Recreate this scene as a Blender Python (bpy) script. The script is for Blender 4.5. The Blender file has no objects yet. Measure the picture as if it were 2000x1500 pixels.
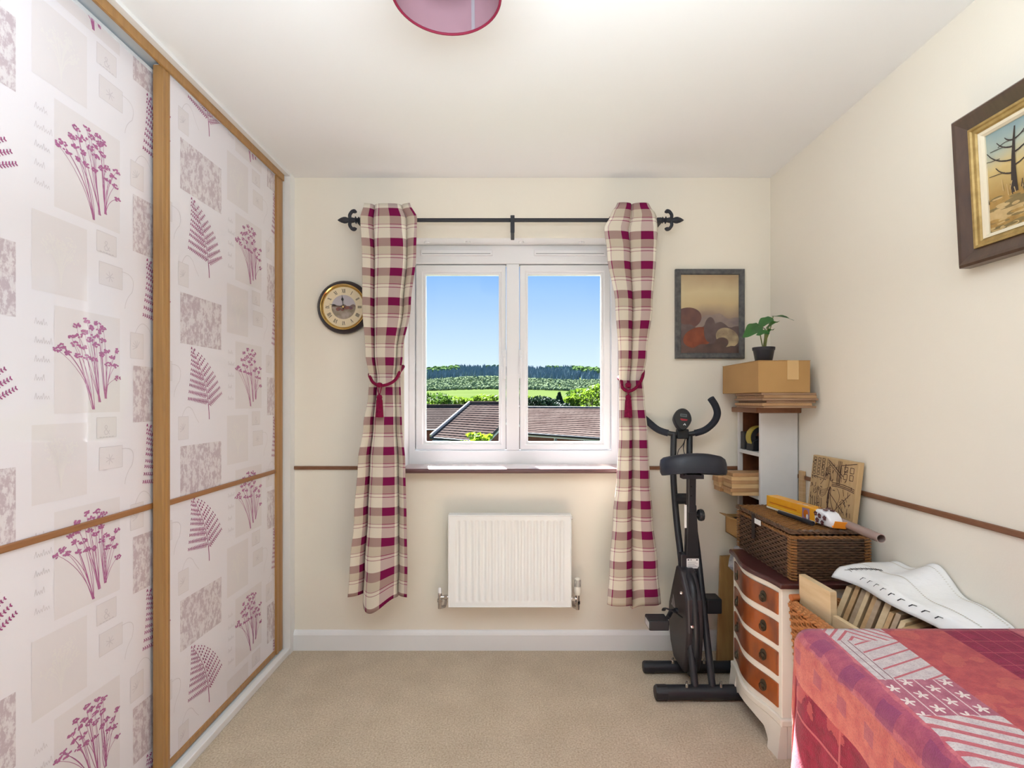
import bpy, math, random
from mathutils import Vector, Matrix
random.seed(7)
sc = bpy.context.scene
COL = sc.collection
PI = math.pi

# ------------------------------------------------------------------ camera
CAM_Z = 1.263
F_PX = 1000.0
VPX, VPY = 1003.0, 783.0
cam_d = bpy.data.cameras.new('camera')
cam_d.sensor_width = 36.0
cam_d.lens = F_PX / 2000 * 36
cam_d.shift_x = -(VPX - 1000) / 2000
cam_d.shift_y = (VPY - 750) / 2000
cam_d.clip_start = 0.02
cam_d.clip_end = 5000
cam = bpy.data.objects.new('camera', cam_d)
cam.location = (0, 0, CAM_Z)
cam.rotation_euler = (PI / 2, 0, 0)
COL.objects.link(cam)
sc.camera = cam

def lin(c):
    return tuple(((x / 255) / 12.92 if x / 255 <= 0.04045 else ((x / 255 + 0.055) / 1.055) ** 2.4) for x in c)

# ------------------------------------------------------------------ world, sun, lamps, exposure
sc.view_settings.view_transform = 'Standard'
sc.view_settings.look = 'None'
sc.view_settings.gamma = 1.0
sc.view_settings.use_curve_mapping = False
sc.view_settings.exposure = 0.32

world = bpy.data.worlds.new('sky')
sc.world = world
world.use_nodes = True
wn = world.node_tree
wn.nodes.clear()
wo = wn.nodes.new('ShaderNodeOutputWorld')
wb = wn.nodes.new('ShaderNodeBackground')
wt = wn.nodes.new('ShaderNodeTexCoord')
ws = wn.nodes.new('ShaderNodeSeparateXYZ')
wr = wn.nodes.new('ShaderNodeValToRGB')
wr.color_ramp.elements[0].position = 0.0
wr.color_ramp.elements[0].color = (*lin((214, 232, 246)), 1)
wr.color_ramp.elements[1].position = 1.0
wr.color_ramp.elements[1].color = (*lin((70, 125, 205)), 1)
for p_, c_ in ((0.06, (204, 226, 245)), (0.24, (132, 178, 232)), (0.5, (100, 155, 225))):
    e_ = wr.color_ramp.elements.new(p_)
    e_.color = (*lin(c_), 1)
wb.inputs['Strength'].default_value = 1.0
wn.links.new(wt.outputs['Generated'], ws.inputs[0])
wn.links.new(ws.outputs['Z'], wr.inputs['Fac'])
wn.links.new(wr.outputs['Color'], wb.inputs['Color'])
wn.links.new(wb.outputs[0], wo.inputs['Surface'])

def lamp(name, kind, energy, loc, direction=None, color=(1, 1, 1), **kw):
    d = bpy.data.lights.new(name, kind)
    d.energy = energy
    d.color = color
    for k, v in kw.items():
        setattr(d, k, v)
    o = bpy.data.objects.new(name, d)
    o.location = loc
    if direction is not None:
        o.rotation_euler = Vector(direction).to_track_quat('-Z', 'Y').to_euler()
    COL.objects.link(o)
    return o

SUN_E = math.radians(44)
lamp('sun', 'SUN', 48.0, (-3, 12, 12), (0.22, -1.0, -math.tan(SUN_E) * 1.02), (0.97, 0.985, 1.0), angle=0.009)
# added fill lamp above the camera, out of view, turned up to the ceiling
lamp('bounced_fill', 'AREA', 39.0, (0.0, 0.28, 1.72), (0.0, 0.0, 1), (0.80, 0.91, 1.0),
     shape='RECTANGLE', size=0.9, size_y=0.6)

# ------------------------------------------------------------------ helpers
def P(px, py, Y):
    return Vector(((px - VPX) * Y / F_PX, Y, CAM_Z - (py - VPY) * Y / F_PX))

def Xp(px, Y):
    return (px - VPX) * Y / F_PX

def Zp(py, Y):
    return CAM_Z - (py - VPY) * Y / F_PX

MATS = {}
def nodes_of(m):
    return m.node_tree.nodes, m.node_tree.links

def mat(name, base, rough=0.5, metal=0.0, spec=0.5, coat=0.0, coat_rough=0.03, var=None, bump=None,
        sheen=0.0, coord='Object', trans=0.0):
    """var = (scale, second colour, contrast[, stretch xyz]); bump = (scale, strength[, distance])"""
    if name in MATS:
        return MATS[name]
    m = bpy.data.materials.new(name)
    m.use_nodes = True
    n, l = nodes_of(m)
    b = n['Principled BSDF']
    b.inputs['Base Color'].default_value = (*lin(base), 1)
    b.inputs['Roughness'].default_value = rough
    b.inputs['Metallic'].default_value = metal
    b.inputs['Specular IOR Level'].default_value = spec
    b.inputs['Coat Weight'].default_value = coat
    b.inputs['Coat Roughness'].default_value = coat_rough
    b.inputs['Sheen Weight'].default_value = sheen
    tc = None
    if var or bump:
        tc = n.new('ShaderNodeTexCoord')
    if var:
        mp = n.new('ShaderNodeMapping')
        if len(var) > 3:
            mp.inputs['Scale'].default_value = var[3]
        nz = n.new('ShaderNodeTexNoise')
        nz.inputs['Scale'].default_value = var[0]
        nz.inputs['Detail'].default_value = 5
        rp = n.new('ShaderNodeValToRGB')
        k = var[2]
        rp.color_ramp.elements[0].position = 0.5 - 0.5 * k
        rp.color_ramp.elements[1].position = 0.5 + 0.5 * k
        rp.color_ramp.elements[0].color = (*lin(base), 1)
        rp.color_ramp.elements[1].color = (*lin(var[1]), 1)
        l.new(tc.outputs[coord], mp.inputs[0])
        l.new(mp.outputs[0], nz.inputs['Vector'])
        l.new(nz.outputs['Fac'], rp.inputs['Fac'])
        l.new(rp.outputs['Color'], b.inputs['Base Color'])
    if bump:
        nb = n.new('ShaderNodeTexNoise')
        nb.inputs['Scale'].default_value = bump[0]
        nb.inputs['Detail'].default_value = 3
        bp = n.new('ShaderNodeBump')
        bp.inputs['Strength'].default_value = bump[1]
        bp.inputs['Distance'].default_value = bump[2] if len(bump) > 2 else 0.01
        l.new(tc.outputs[coord], nb.inputs['Vector'])
        l.new(nb.outputs['Fac'], bp.inputs['Height'])
        l.new(bp.outputs[0], b.inputs['Normal'])
    if trans > 0:
        tr = n.new('ShaderNodeBsdfTranslucent')
        mx = n.new('ShaderNodeMixShader')
        mx.inputs[0].default_value = trans
        tr.inputs['Color'].default_value = (*lin(base), 1)
        if b.inputs['Base Color'].links:
            l.new(b.inputs['Base Color'].links[0].from_socket, tr.inputs['Color'])
        l.new(b.outputs[0], mx.inputs[1])
        l.new(tr.outputs[0], mx.inputs[2])
        l.new(mx.outputs[0], n['Material Output'].inputs['Surface'])
    MATS[name] = m
    return m

class B:
    """collects geometry in world coordinates"""
    def __init__(self):
        self.v, self.f, self.m, self.uv = [], [], [], {}
    def add(self, vs, fs, mi=0):
        o = len(self.v)
        self.v += [tuple(p) for p in vs]
        self.f += [tuple(i + o for i in f) for f in fs]
        self.m += [mi] * len(fs)
        return o
    def box(self, x0, x1, y0, y1, z0, z1, mi=0, M=None):
        vs = [Vector((x, y, z)) for z in (z0, z1) for y in (y0, y1) for x in (x0, x1)]
        if M is not None:
            vs = [M @ p for p in vs]
        self.add(vs, [(0, 2, 3, 1), (4, 5, 7, 6), (0, 1, 5, 4), (2, 6, 7, 3), (0, 4, 6, 2), (1, 3, 7, 5)], mi)
        return self
    def tube(self, pts, r, n=10, mi=0, caps=True, flat=1.0, closed=False):
        pts = [Vector(p) for p in pts]
        N = len(pts)
        rs = r if isinstance(r, (list, tuple)) else [r] * N
        vs, fs = [], []
        up = Vector((0, 0, 1))
        prev = None
        for i, p in enumerate(pts):
            if closed:
                d = pts[(i + 1) % N] - pts[i - 1]
            else:
                d = pts[min(i + 1, N - 1)] - pts[max(i - 1, 0)]
            if d.length < 1e-9:
                d = Vector((0, 0, 1))
            d.normalize()
            if prev is None:
                a = up if abs(d.dot(up)) < 0.9 else Vector((0, 1, 0))
                s = d.cross(a).normalized()
            else:
                s = (prev - d * prev.dot(d))
                s = s.normalized() if s.length > 1e-6 else d.orthogonal().normalized()
            prev = s
            t = s.cross(d).normalized()
            for k in range(n):
                a = 2 * PI * k / n + PI / n
                vs.append(p + (s * math.cos(a) + t * math.sin(a) * flat) * rs[i])
        for i in range(N if closed else N - 1):
            j = (i + 1) % N
            for k in range(n):
                k2 = (k + 1) % n
                fs.append((i * n + k, i * n + k2, j * n + k2, j * n + k))
        if caps and not closed:
            fs.append(tuple(range(n - 1, -1, -1)))
            fs.append(tuple((N - 1) * n + k for k in range(n)))
        self.add(vs, fs, mi)
        return self
    def lathe(self, prof, M=None, n=28, mi=0, caps=True):
        """prof: (radius, height) along local z"""
        vs, fs = [], []
        for r, h in prof:
            for k in range(n):
                a = 2 * PI * k / n
                vs.append(Vector((r * math.cos(a), r * math.sin(a), h)))
        for i in range(len(prof) - 1):
            for k in range(n):
                k2 = (k + 1) % n
                fs.append((i * n + k, i * n + k2, (i + 1) * n + k2, (i + 1) * n + k))
        if caps:
            fs.append(tuple(range(n - 1, -1, -1)))
            fs.append(tuple((len(prof) - 1) * n + k for k in range(n)))
        if M is not None:
            vs = [M @ p for p in vs]
        self.add(vs, fs, mi)
        return self
    def prism(self, poly, fn, a, b, mi=0):
        """poly of (p,q); fn(p,q,t) -> xyz; extruded from t=a to t=b"""
        n = len(poly)
        vs = [fn(p, q, a) for p, q in poly] + [fn(p, q, b) for p, q in poly]
        fs = [tuple(range(n - 1, -1, -1)), tuple(range(n, 2 * n))]
        fs += [(i, (i + 1) % n, n + (i + 1) % n, n + i) for i in range(n)]
        self.add(vs, fs, mi)
        return self
    def grid(self, fn, nu, nv, mi=0, uvfn=None, close_u=False):
        vs, fs = [], []
        for j in range(nv + 1):
            for i in range(nu + 1):
                vs.append(fn(i / nu, j / nv))
        w = nu + 1
        for j in range(nv):
            for i in range(nu):
                fs.append((j * w + i, j * w + i + 1, (j + 1) * w + i + 1, (j + 1) * w + i))
        o = self.add(vs, fs, mi)
        if uvfn:
            for j in range(nv + 1):
                for i in range(nu + 1):
                    self.uv[o + j * w + i] = uvfn(i / nu, j / nv)
        return self
    def loft(self, rings, mi=0, caps=True):
        n = len(rings[0])
        vs = [p for r in rings for p in r]
        fs = []
        for i in range(len(rings) - 1):
            for k in range(n):
                k2 = (k + 1) % n
                fs.append((i * n + k, i * n + k2, (i + 1) * n + k2, (i + 1) * n + k))
        if caps:
            fs.append(tuple(range(n - 1, -1, -1)))
            fs.append(tuple((len(rings) - 1) * n + k for k in range(n)))
        self.add(vs, fs, mi)
        return self

def wloc(o):
    p = Vector((0, 0, 0))
    while o is not None:
        p += o.location
        o = o.parent
    return p

def obj(name, b, mats, parent=None, smooth=None, bevel=0, seg=2, solid=0, subsurf=0, recalc=True, origin=None):
    base = wloc(parent) if parent is not None else Vector((0, 0, 0))
    if parent is None:
        if origin is None:
            xs = [p[0] for p in b.v]; ys = [p[1] for p in b.v]; zs = [p[2] for p in b.v]
            origin = ((min(xs) + max(xs)) / 2, (min(ys) + max(ys)) / 2, min(zs))
        base = Vector(origin)
    me = bpy.data.meshes.new(name)
    me.from_pydata([(p[0] - base.x, p[1] - base.y, p[2] - base.z) for p in b.v], [], b.f)
    if not isinstance(mats, (list, tuple)):
        mats = [mats]
    for m in mats:
        me.materials.append(m)
    if len(mats) > 1:
        me.polygons.foreach_set('material_index', b.m)
    if b.uv:
        ul = me.uv_layers.new(name='UVMap')
        for lp in me.loops:
            ul.data[lp.index].uv = b.uv.get(lp.vertex_index, (0, 0))
    if recalc:
        import bmesh
        bm = bmesh.new()
        bm.from_mesh(me)
        bmesh.ops.recalc_face_normals(bm, faces=bm.faces)
        bm.to_mesh(me)
        bm.free()
    if smooth is not None:
        me.polygons.foreach_set('use_smooth', [True] * len(me.polygons))
        if smooth < 180:
            me.set_sharp_from_angle(angle=math.radians(smooth))
    me.update()
    o = bpy.data.objects.new(name, me)
    COL.objects.link(o)
    if parent is None:
        o.location = base
    else:
        o.parent = parent
    if solid:
        md = o.modifiers.new('solid', 'SOLIDIFY'); md.thickness = solid; md.offset = 0
    if bevel:
        md = o.modifiers.new('bevel', 'BEVEL'); md.width = bevel; md.segments = seg
        md.limit_method = 'ANGLE'; md.angle_limit = math.radians(40)
    if subsurf:
        md = o.modifiers.new('sub', 'SUBSURF'); md.levels = subsurf; md.render_levels = subsurf
    return o

def tag(o, label, cat, group=None):
    o['label'] = label
    o['category'] = cat
    if group:
        o['group'] = group
    return o

def thing(name, loc, label, cat, group=None):
    o = bpy.data.objects.new(name, None)
    o.empty_display_size = 0.05
    o.location = loc
    COL.objects.link(o)
    return tag(o, label, cat, group)

def struct(o):
    o['kind'] = 'structure'
    return o

def copy_tree(o, parent=None):
    c = o.copy()
    COL.objects.link(c)
    c.parent = parent
    for ch in list(o.children):
        copy_tree(ch, c)
    return c

def Rz(a, at=(0, 0, 0)):
    return Matrix.Translation(at) @ Matrix.Rotation(a, 4, 'Z')

class Flat:
    """flat printed shapes in a plane: fn(u, v, layer) -> xyz, clamped to a rectangle"""
    def __init__(self, fn, rect=None):
        self.b, self.fn, self.rect = B(), fn, rect
    def poly(self, pts, mi=0, layer=1):
        if self.rect:
            u0, u1, v0, v1 = self.rect
            cu = [min(max(p[0], u0), u1) for p in pts]
            cv = [min(max(p[1], v0), v1) for p in pts]
            if max(cu) - min(cu) < 1e-5 or max(cv) - min(cv) < 1e-5:
                return
            pts = list(zip(cu, cv))
        k = (len(self.b.f) * 7) % 199
        vs = [self.fn(u, v, layer + k * 0.004) for u, v in pts]
        self.b.add(vs, [tuple(range(len(vs)))], mi)
    def rect_(self, u0, u1, v0, v1, mi=0, layer=1):
        self.poly([(u0, v0), (u1, v0), (u1, v1), (u0, v1)], mi, layer)
    def ell(self, cu, cv, ru, rv, rot=0, mi=0, layer=1, n=8):
        c, s = math.cos(rot), math.sin(rot)
        self.poly([(cu + ru * math.cos(a) * c - rv * math.sin(a) * s, cv + ru * math.cos(a) * s + rv * math.sin(a) * c)
                   for a in [2 * PI * k / n for k in range(n)]], mi, layer)
    def line(self, pts, w, mi=0, layer=1):
        ws = w if isinstance(w, (list, tuple)) else [w] * len(pts)
        for i in range(len(pts) - 1):
            (a, b_), (c, d) = pts[i], pts[i + 1]
            L = math.hypot(c - a, d - b_)
            if L < 1e-9:
                continue
            nx, ny = -(d - b_) / L / 2, (c - a) / L / 2
            w0, w1 = ws[i], ws[i + 1]
            self.poly([(a + nx * w0, b_ + ny * w0), (a - nx * w0, b_ - ny * w0),
                       (c - nx * w1, d - ny * w1), (c + nx * w1, d + ny * w1)], mi, layer)

def bez(p0, p1, p2, n=8):
    return [((1 - t) ** 2 * p0[0] + 2 * t * (1 - t) * p1[0] + t * t * p2[0],
             (1 - t) ** 2 * p0[1] + 2 * t * (1 - t) * p1[1] + t * t * p2[1]) for t in [i / n for i in range(n + 1)]]

def crv(pts, n=6):
    """Catmull-Rom through 3D points"""
    pts = [Vector(p) for p in pts]
    out = []
    for i in range(len(pts) - 1):
        p0, p1, p2, p3 = pts[max(i - 1, 0)], pts[i], pts[i + 1], pts[min(i + 2, len(pts) - 1)]
        for k in range(n):
            t = k / n
            out.append(0.5 * ((2 * p1) + (p2 - p0) * t + (2 * p0 - 5 * p1 + 4 * p2 - p3) * t * t + (3 * p1 - p0 - 3 * p2 + p3) * t ** 3))
    out.append(pts[-1])
    return out

def lerp_table(tab, x):
    if x <= tab[0][0]:
        return tab[0][1:]
    for a, b_ in zip(tab, tab[1:]):
        if x <= b_[0]:
            t = (x - a[0]) / (b_[0] - a[0])
            t = t * t * (3 - 2 * t)
            return tuple(p + (q - p) * t for p, q in zip(a[1:], b_[1:]))
    return tab[-1][1:]
# ------------------------------------------------------------------ materials of the setting
XR, YB, ZC = 1.307, 2.604, 2.398
YF = -1.0
cream = mat('cream_wall_paint', (242, 235, 221), 0.75, spec=0.25, bump=(160, 0.06, 0.004))
white_paint = mat('white_ceiling_paint', (243, 243, 243), 0.8, spec=0.2, bump=(120, 0.04, 0.004))
gloss_white = mat('white_gloss_paint', (240, 240, 240), 0.35)
upvc = mat('white_window_plastic', (238, 238, 240), 0.28)
dado_wood = mat('brown_dado_wood', (140, 96, 68), 0.5, var=(30, (115, 74, 50), 0.6, (1, 1, 8)))
black_iron = mat('black_iron', (38, 40, 48), 0.55, bump=(220, 0.3, 0.002))
carpet = mat('beige_carpet', (240, 224, 198), 0.95, spec=0.1, var=(150, (188, 160, 126), 0.5), bump=(330, 0.6, 0.012), sheen=0.3)
_n, _l = nodes_of(carpet)
_tc = _n.new('ShaderNodeTexCoord'); _nz = _n.new('ShaderNodeTexNoise'); _nz.inputs['Scale'].default_value = 7; _nz.inputs['Detail'].default_value = 4
_rp = _n.new('ShaderNodeValToRGB'); _rp.color_ramp.elements[0].position = 0.35; _rp.color_ramp.elements[1].position = 0.7
_rp.color_ramp.elements[0].color = (0.88, 0.87, 0.85, 1); _rp.color_ramp.elements[1].color = (1, 1, 1, 1)
_mx = _n.new('ShaderNodeMix'); _mx.data_type = 'RGBA'; _mx.blend_type = 'MULTIPLY'; _mx.inputs[0].default_value = 1.0
_src = _n['Principled BSDF'].inputs['Base Color'].links[0].from_socket
_l.new(_tc.outputs['Object'], _nz.inputs['Vector']); _l.new(_nz.outputs['Fac'], _rp.inputs['Fac'])
_l.new(_src, _mx.inputs[6]); _l.new(_rp.outputs['Color'], _mx.inputs[7]); _l.new(_mx.outputs[2], _n['Principled BSDF'].inputs['Base Color'])

# ------------------------------------------------------------------ room shell
struct(obj('floor', B().box(-1.80, XR + 0.1, YF - 0.1, YB + 0.05, -0.1, 0.0), carpet))
struct(obj('ceiling', B().box(-1.80, XR + 0.1, YF - 0.1, YB + 0.05, ZC, ZC + 0.1), white_paint))
struct(obj('wall_right', B().box(XR, XR + 0.1, YF - 0.1, YB + 0.05, 0.0, ZC), cream))

def wall_hole(name, xs, zs, y0, y1, mats, hole_mi, face_mi=0):
    """wall in the XZ plane with one rectangular opening, one connected mesh"""
    b = B()
    vid = {}
    def V(i, j, k):
        if (i, j, k) not in vid:
            b.v.append((xs[i], (y0, y1)[k], zs[j]))
            vid[(i, j, k)] = len(b.v) - 1
        return vid[(i, j, k)]
    def F(q, mi):
        b.f.append(tuple(V(*a) for a in q)); b.m.append(mi)
    for i in range(3):
        for j in range(3):
            if i == 1 and j == 1:
                continue
            if zs[j] == zs[j + 1]:
                continue
            for k in (0, 1):
                F([(i, j, k), (i + 1, j, k), (i + 1, j + 1, k), (i, j + 1, k)], face_mi)
    for i in range(3):
        F([(i, 0, 0), (i + 1, 0, 0), (i + 1, 0, 1), (i, 0, 1)], 0)
        F([(i, 3, 0), (i + 1, 3, 0), (i + 1, 3, 1), (i, 3, 1)], 0)
        F([(0, i, 0), (0, i + 1, 0), (0, i + 1, 1), (0, i, 1)], 0)
        F([(3, i, 0), (3, i + 1, 0), (3, i + 1, 1), (3, i, 1)], 0)
    F([(1, 1, 0), (1, 2, 0), (1, 2, 1), (1, 1, 1)], hole_mi)
    F([(2, 1, 0), (2, 2, 0), (2, 2, 1), (2, 1, 1)], hole_mi)
    F([(1, 2, 0), (2, 2, 0), (2, 2, 1), (1, 2, 1)], hole_mi)
    F([(1, 1, 0), (2, 1, 0), (2, 1, 1), (1, 1, 1)], hole_mi)
    return struct(obj(name, b, mats, origin=(0, y0, 0)))

WX, WZ0, WZ1 = 0.556, 0.905, 2.091
wall_hole('wall_back', (-1.80, -WX, WX, XR), (0.0, WZ0, WZ1, ZC), YB, YB + 0.22, [cream, gloss_white], 1)
struct(obj('wall_front', B().box(-1.80, XR, YF - 0.1, YF, 0, ZC), cream))
struct(obj('wall_left', B().box(-1.80, -1.74, YF - 0.1, YB, 0, ZC), cream))
struct(obj('wall_left', B().box(-1.74, -1.115, YF, -0.12, 0, ZC), cream))

def skirting(name, along, c0, c1, face, sign):
    prof = [(0, 0), (0.016, 0), (0.016, 0.078), (0.012, 0.088), (0.006, 0.098), (0, 0.100)]
    b = B()
    if along == 'x':
        b.prism(prof, lambda p, q, t: Vector((t, face + sign * p, q)), c0, c1)
    else:
        b.prism(prof, lambda p, q, t: Vector((face + sign * p, t, q)), c0, c1)
    return struct(obj(name, b, gloss_white))
skirting('baseboard_back', 'x', -1.115, XR, YB, -1)
skirting('baseboard_right', 'y', YF, YB - 0.016, XR, -1)
def dado(name, b):
    return struct(obj(name, b, dado_wood, bevel=0.003))
zd0, zd1 = 0.914, 0.932
dado('trim_1', B().box(-1.115, -0.66, YB - 0.009, YB, zd0, zd1))
dado('trim_2', B().box(0.60, XR, YB - 0.009, YB, zd0, zd1))
dado('trim_3', B().box(XR - 0.009, XR, YF, YB - 0.009, zd0 - 0.004, zd1 - 0.004))

# ------------------------------------------------------------------ window
YW = 2.72                                   # room side of the outer frame
SILL_T = 0.928
win = thing('window_1', (0, YW, SILL_T), 'white plastic casement window with two panes looking out on roofs and hills', 'window')
win['kind'] = 'structure'
def XW(px, Y=YW): return Xp(px, Y)
x_l, x_r = -WX, WX
gl = [(-0.470, -0.079), (0.077, 0.468)]      # panes
sash = [(-0.525, -0.038), (0.030, 0.520)]
zg0, zg1 = Zp(863, YW), Zp(535, YW)
zs0, zs1 = Zp(880, YW), Zp(515, YW)
def ring(b, x0, x1, z0, z1, ix0, ix1, iz0, iz1, y0, y1, mi=0):
    o = [(x0, z0), (x1, z0), (x1, z1), (x0, z1)]
    i_ = [(ix0, iz0), (ix1, iz0), (ix1, iz1), (ix0, iz1)]
    vs = [Vector((x, y, z)) for y in (y0, y1) for x, z in o] + [Vector((x, y, z)) for y in (y0, y1) for x, z in i_]
    fs = []
    for k in range(4):
        k2 = (k + 1) % 4
        fs += [(k, k2, 8 + k2, 8 + k), (4 + k, 4 + k2, 12 + k2, 12 + k), (k, k2, 4 + k2, 4 + k), (8 + k, 8 + k2, 12 + k2, 12 + k)]
    b.add(vs, fs, mi)
fr = B()
ring(fr, x_l, x_r, SILL_T - 0.02, 2.091, sash[0][0], sash[1][1], zs0, zs1, YW, YW + 0.07)
obj('window_frame', fr, upvc, win, bevel=0.005)
obj('mullion', B().box(sash[0][1], sash[1][0], YW + 0.0005, YW + 0.07, zs0, zs1), upvc, win, bevel=0.005)
glass = bpy.data.materials.new('window_glass')
glass.use_nodes = True
_n, _l = nodes_of(glass)
_n.remove(_n['Principled BSDF'])
_t = _n.new('ShaderNodeBsdfTransparent'); _g = _n.new('ShaderNodeBsdfGlossy'); _g.inputs['Roughness'].default_value = 0.0
_f = _n.new('ShaderNodeFresnel'); _f.inputs['IOR'].default_value = 1.12
_m = _n.new('ShaderNodeMixShader')
_l.new(_f.outputs[0], _m.inputs[0]); _l.new(_t.outputs[0], _m.inputs[1]); _l.new(_g.outputs[0], _m.inputs[2])
_l.new(_m.outputs[0], _n['Material Output'].inputs['Surface'])
for k in range(2):
    sb = B()
    ring(sb, sash[k][0] + 0.003, sash[k][1] - 0.003, zs0 + 0.003, zs1 - 0.003, gl[k][0] - 0.012, gl[k][1] + 0.012, zg0 - 0.012, zg1 + 0.012, YW + 0.008, YW + 0.06)
    s_ = obj('sash', sb, upvc, win, bevel=0.007, seg=3)
    bb = B()
    ring(bb, gl[k][0] - 0.014, gl[k][1] + 0.014, zg0 - 0.014, zg1 + 0.014, gl[k][0], gl[k][1], zg0, zg1, YW + 0.016, YW + 0.05)
    obj('glazing_bead', bb, upvc, s_, bevel=0.004)
    obj('pane', B().box(gl[k][0] - 0.004, gl[k][1] + 0.004, YW + 0.036, YW + 0.040, zg0 - 0.004, zg1 + 0.004), glass, s_)
    hx = (XW(985), XW(1017))[k]
    sgn = (1, -1)[k]
    h = B()
    h.box(hx - 0.010, hx + 0.010, YW - 0.005, YW + 0.009, Zp(716, YW), Zp(683, YW))
    h.box(hx - 0.008, hx + 0.008, YW - 0.034, YW - 0.004, Zp(705, YW), Zp(693, YW))
    h.tube([(hx, YW - 0.03, Zp(697, YW)), (hx + sgn * 0.002, YW - 0.038, Zp(715, YW)), (hx + sgn * 0.002, YW - 0.034, Zp(740, YW))], [0.009, 0.008, 0.007], 10)
    ho = obj('handle', h, upvc, s_, bevel=0.003, smooth=40)
    obj('lock_button', B().lathe([(0.0035, 0), (0.0035, 0.005)], Matrix.Translation((hx, YW - 0.034, Zp(699, YW))) @ Matrix.Rotation(PI / 2, 4, 'X'), 10),
        mat('grey_metal', (120, 120, 125), 0.35, 0.9), s_)
for a, c in ((822, 962), (1043, 1182)):
    t = B().box(XW(a), XW(c), YW - 0.016, YW + 0.001, Zp(500, YW), Zp(490, YW))
    v_ = obj('trickle_vent', t, upvc, win, bevel=0.003)
    obj('vent_slot', B().box(XW(a) + 0.01, XW(c) - 0.01, YW - 0.0168, YW - 0.012, Zp(497.5, YW), Zp(496.4, YW)), mat('shadow_grey', (150, 150, 155), 0.6), v_)
# little hooks fixed under the reveal head
for px in (835, 914, 1018, 1135):
    p = P(px, 478, 2.66); p.z = 2.091
    hk = B().lathe([(0.012, -0.008), (0.010, -0.004), (0.012, 0.0)], Matrix.Translation(p), 14)
    hk.tube([p + Vector((-0.014, 0, -0.005)), p + Vector((0, -0.01, -0.008)), p + Vector((0.014, 0, -0.005))], 0.003, 6)
    obj('ceiling_hook', hk, gloss_white, win, smooth=40)

sill_m = mat('polished_sill_painted_lit_top', (176, 148, 150), 0.25, spec=0.8, coat=0.6, coat_rough=0.12, var=(14, (160, 130, 132), 0.6, (0.6, 6, 6)))  # dark wood painted paler on top, standing in for sun and reflections
_n, _l = nodes_of(sill_m)
_g = _n.new('ShaderNodeBsdfAnisotropic'); _g.inputs['Roughness'].default_value = 0.42; _g.inputs['Anisotropy'].default_value = 0.92
_g.inputs['Color'].default_value = (0.9, 0.88, 0.88, 1)
_tg = _n.new('ShaderNodeTangent'); _tg.direction_type = 'UV_MAP'; _tg.uv_map = 'UVMap'; _l.new(_tg.outputs[0], _g.inputs['Tangent'])
_g.inputs['Rotation'].default_value = 0.0
_m = _n.new('ShaderNodeMixShader'); _m.inputs[0].default_value = 0.30
_l.new(_n['Principled BSDF'].outputs[0], _m.inputs[1]); _l.new(_g.outputs[0], _m.inputs[2]); _l.new(_m.outputs[0], _n['Material Output'].inputs['Surface'])
nose_m = mat('sill_nosing_painted_shade', (112, 78, 80), 0.3, var=(14, (92, 60, 62), 0.6, (0.6, 6, 6)))  # same wood as the top, shade on the front painted in darker
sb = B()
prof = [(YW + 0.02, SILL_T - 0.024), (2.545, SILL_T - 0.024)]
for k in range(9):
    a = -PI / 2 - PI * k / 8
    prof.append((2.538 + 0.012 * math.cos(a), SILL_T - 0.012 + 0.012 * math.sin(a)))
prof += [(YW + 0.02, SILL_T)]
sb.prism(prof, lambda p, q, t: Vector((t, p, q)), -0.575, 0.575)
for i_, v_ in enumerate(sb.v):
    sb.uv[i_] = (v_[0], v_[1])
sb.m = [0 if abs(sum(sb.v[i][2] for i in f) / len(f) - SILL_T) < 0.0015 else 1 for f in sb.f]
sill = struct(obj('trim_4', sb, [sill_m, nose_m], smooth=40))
tag(sill, 'polished dark wooden window sill with sun patches under the window', 'window sill')

# ------------------------------------------------------------------ wardrobe with sliding doors
gold = mat('oak_effect_metal', (184, 140, 84), 0.38, spec=0.6, var=(6, (150, 108, 60), 0.7, (14, 14, 0.6)))
gold_b = mat('brown_oak_rail', (168, 118, 74), 0.4, var=(6, (140, 94, 56), 0.7, (14, 1, 14)))
alu = mat('brushed_aluminium', (228, 234, 240), 0.4, 0.05)
paper = mat('glossy_lilac_white_panel', (236, 232, 238), 0.35, coat=0.6, coat_rough=0.03)
p_plum = mat('plum_print', (158, 62, 122), 0.35, coat=0.6, coat_rough=0.03)
p_mauve = mat('mauve_print', (176, 100, 150), 0.35, coat=0.6, coat_rough=0.03)
p_pale = mat('pale_stone_print', (229, 223, 226), 0.35, coat=0.6, coat_rough=0.03)
p_grey = mat('grey_line_print', (212, 205, 210), 0.35, coat=0.6, coat_rough=0.03)
p_leaf = mat('pale_leaf_print', (232, 227, 227), 0.35, coat=0.6, coat_rough=0.03)
p_block = mat('foliage_block_print', (226, 220, 223), 0.35, coat=0.6, coat_rough=0.03, var=(46, (196, 180, 188), 0.10, (1, 1.3, 0.8)))
p_block.node_tree.nodes['Noise Texture'].inputs['Detail'].default_value = 8
p_block.node_tree.nodes['Noise Texture'].inputs['Roughness'].default_value = 0.7
PRINT = [p_plum, p_mauve, p_pale, p_grey, p_block, p_leaf]

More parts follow.
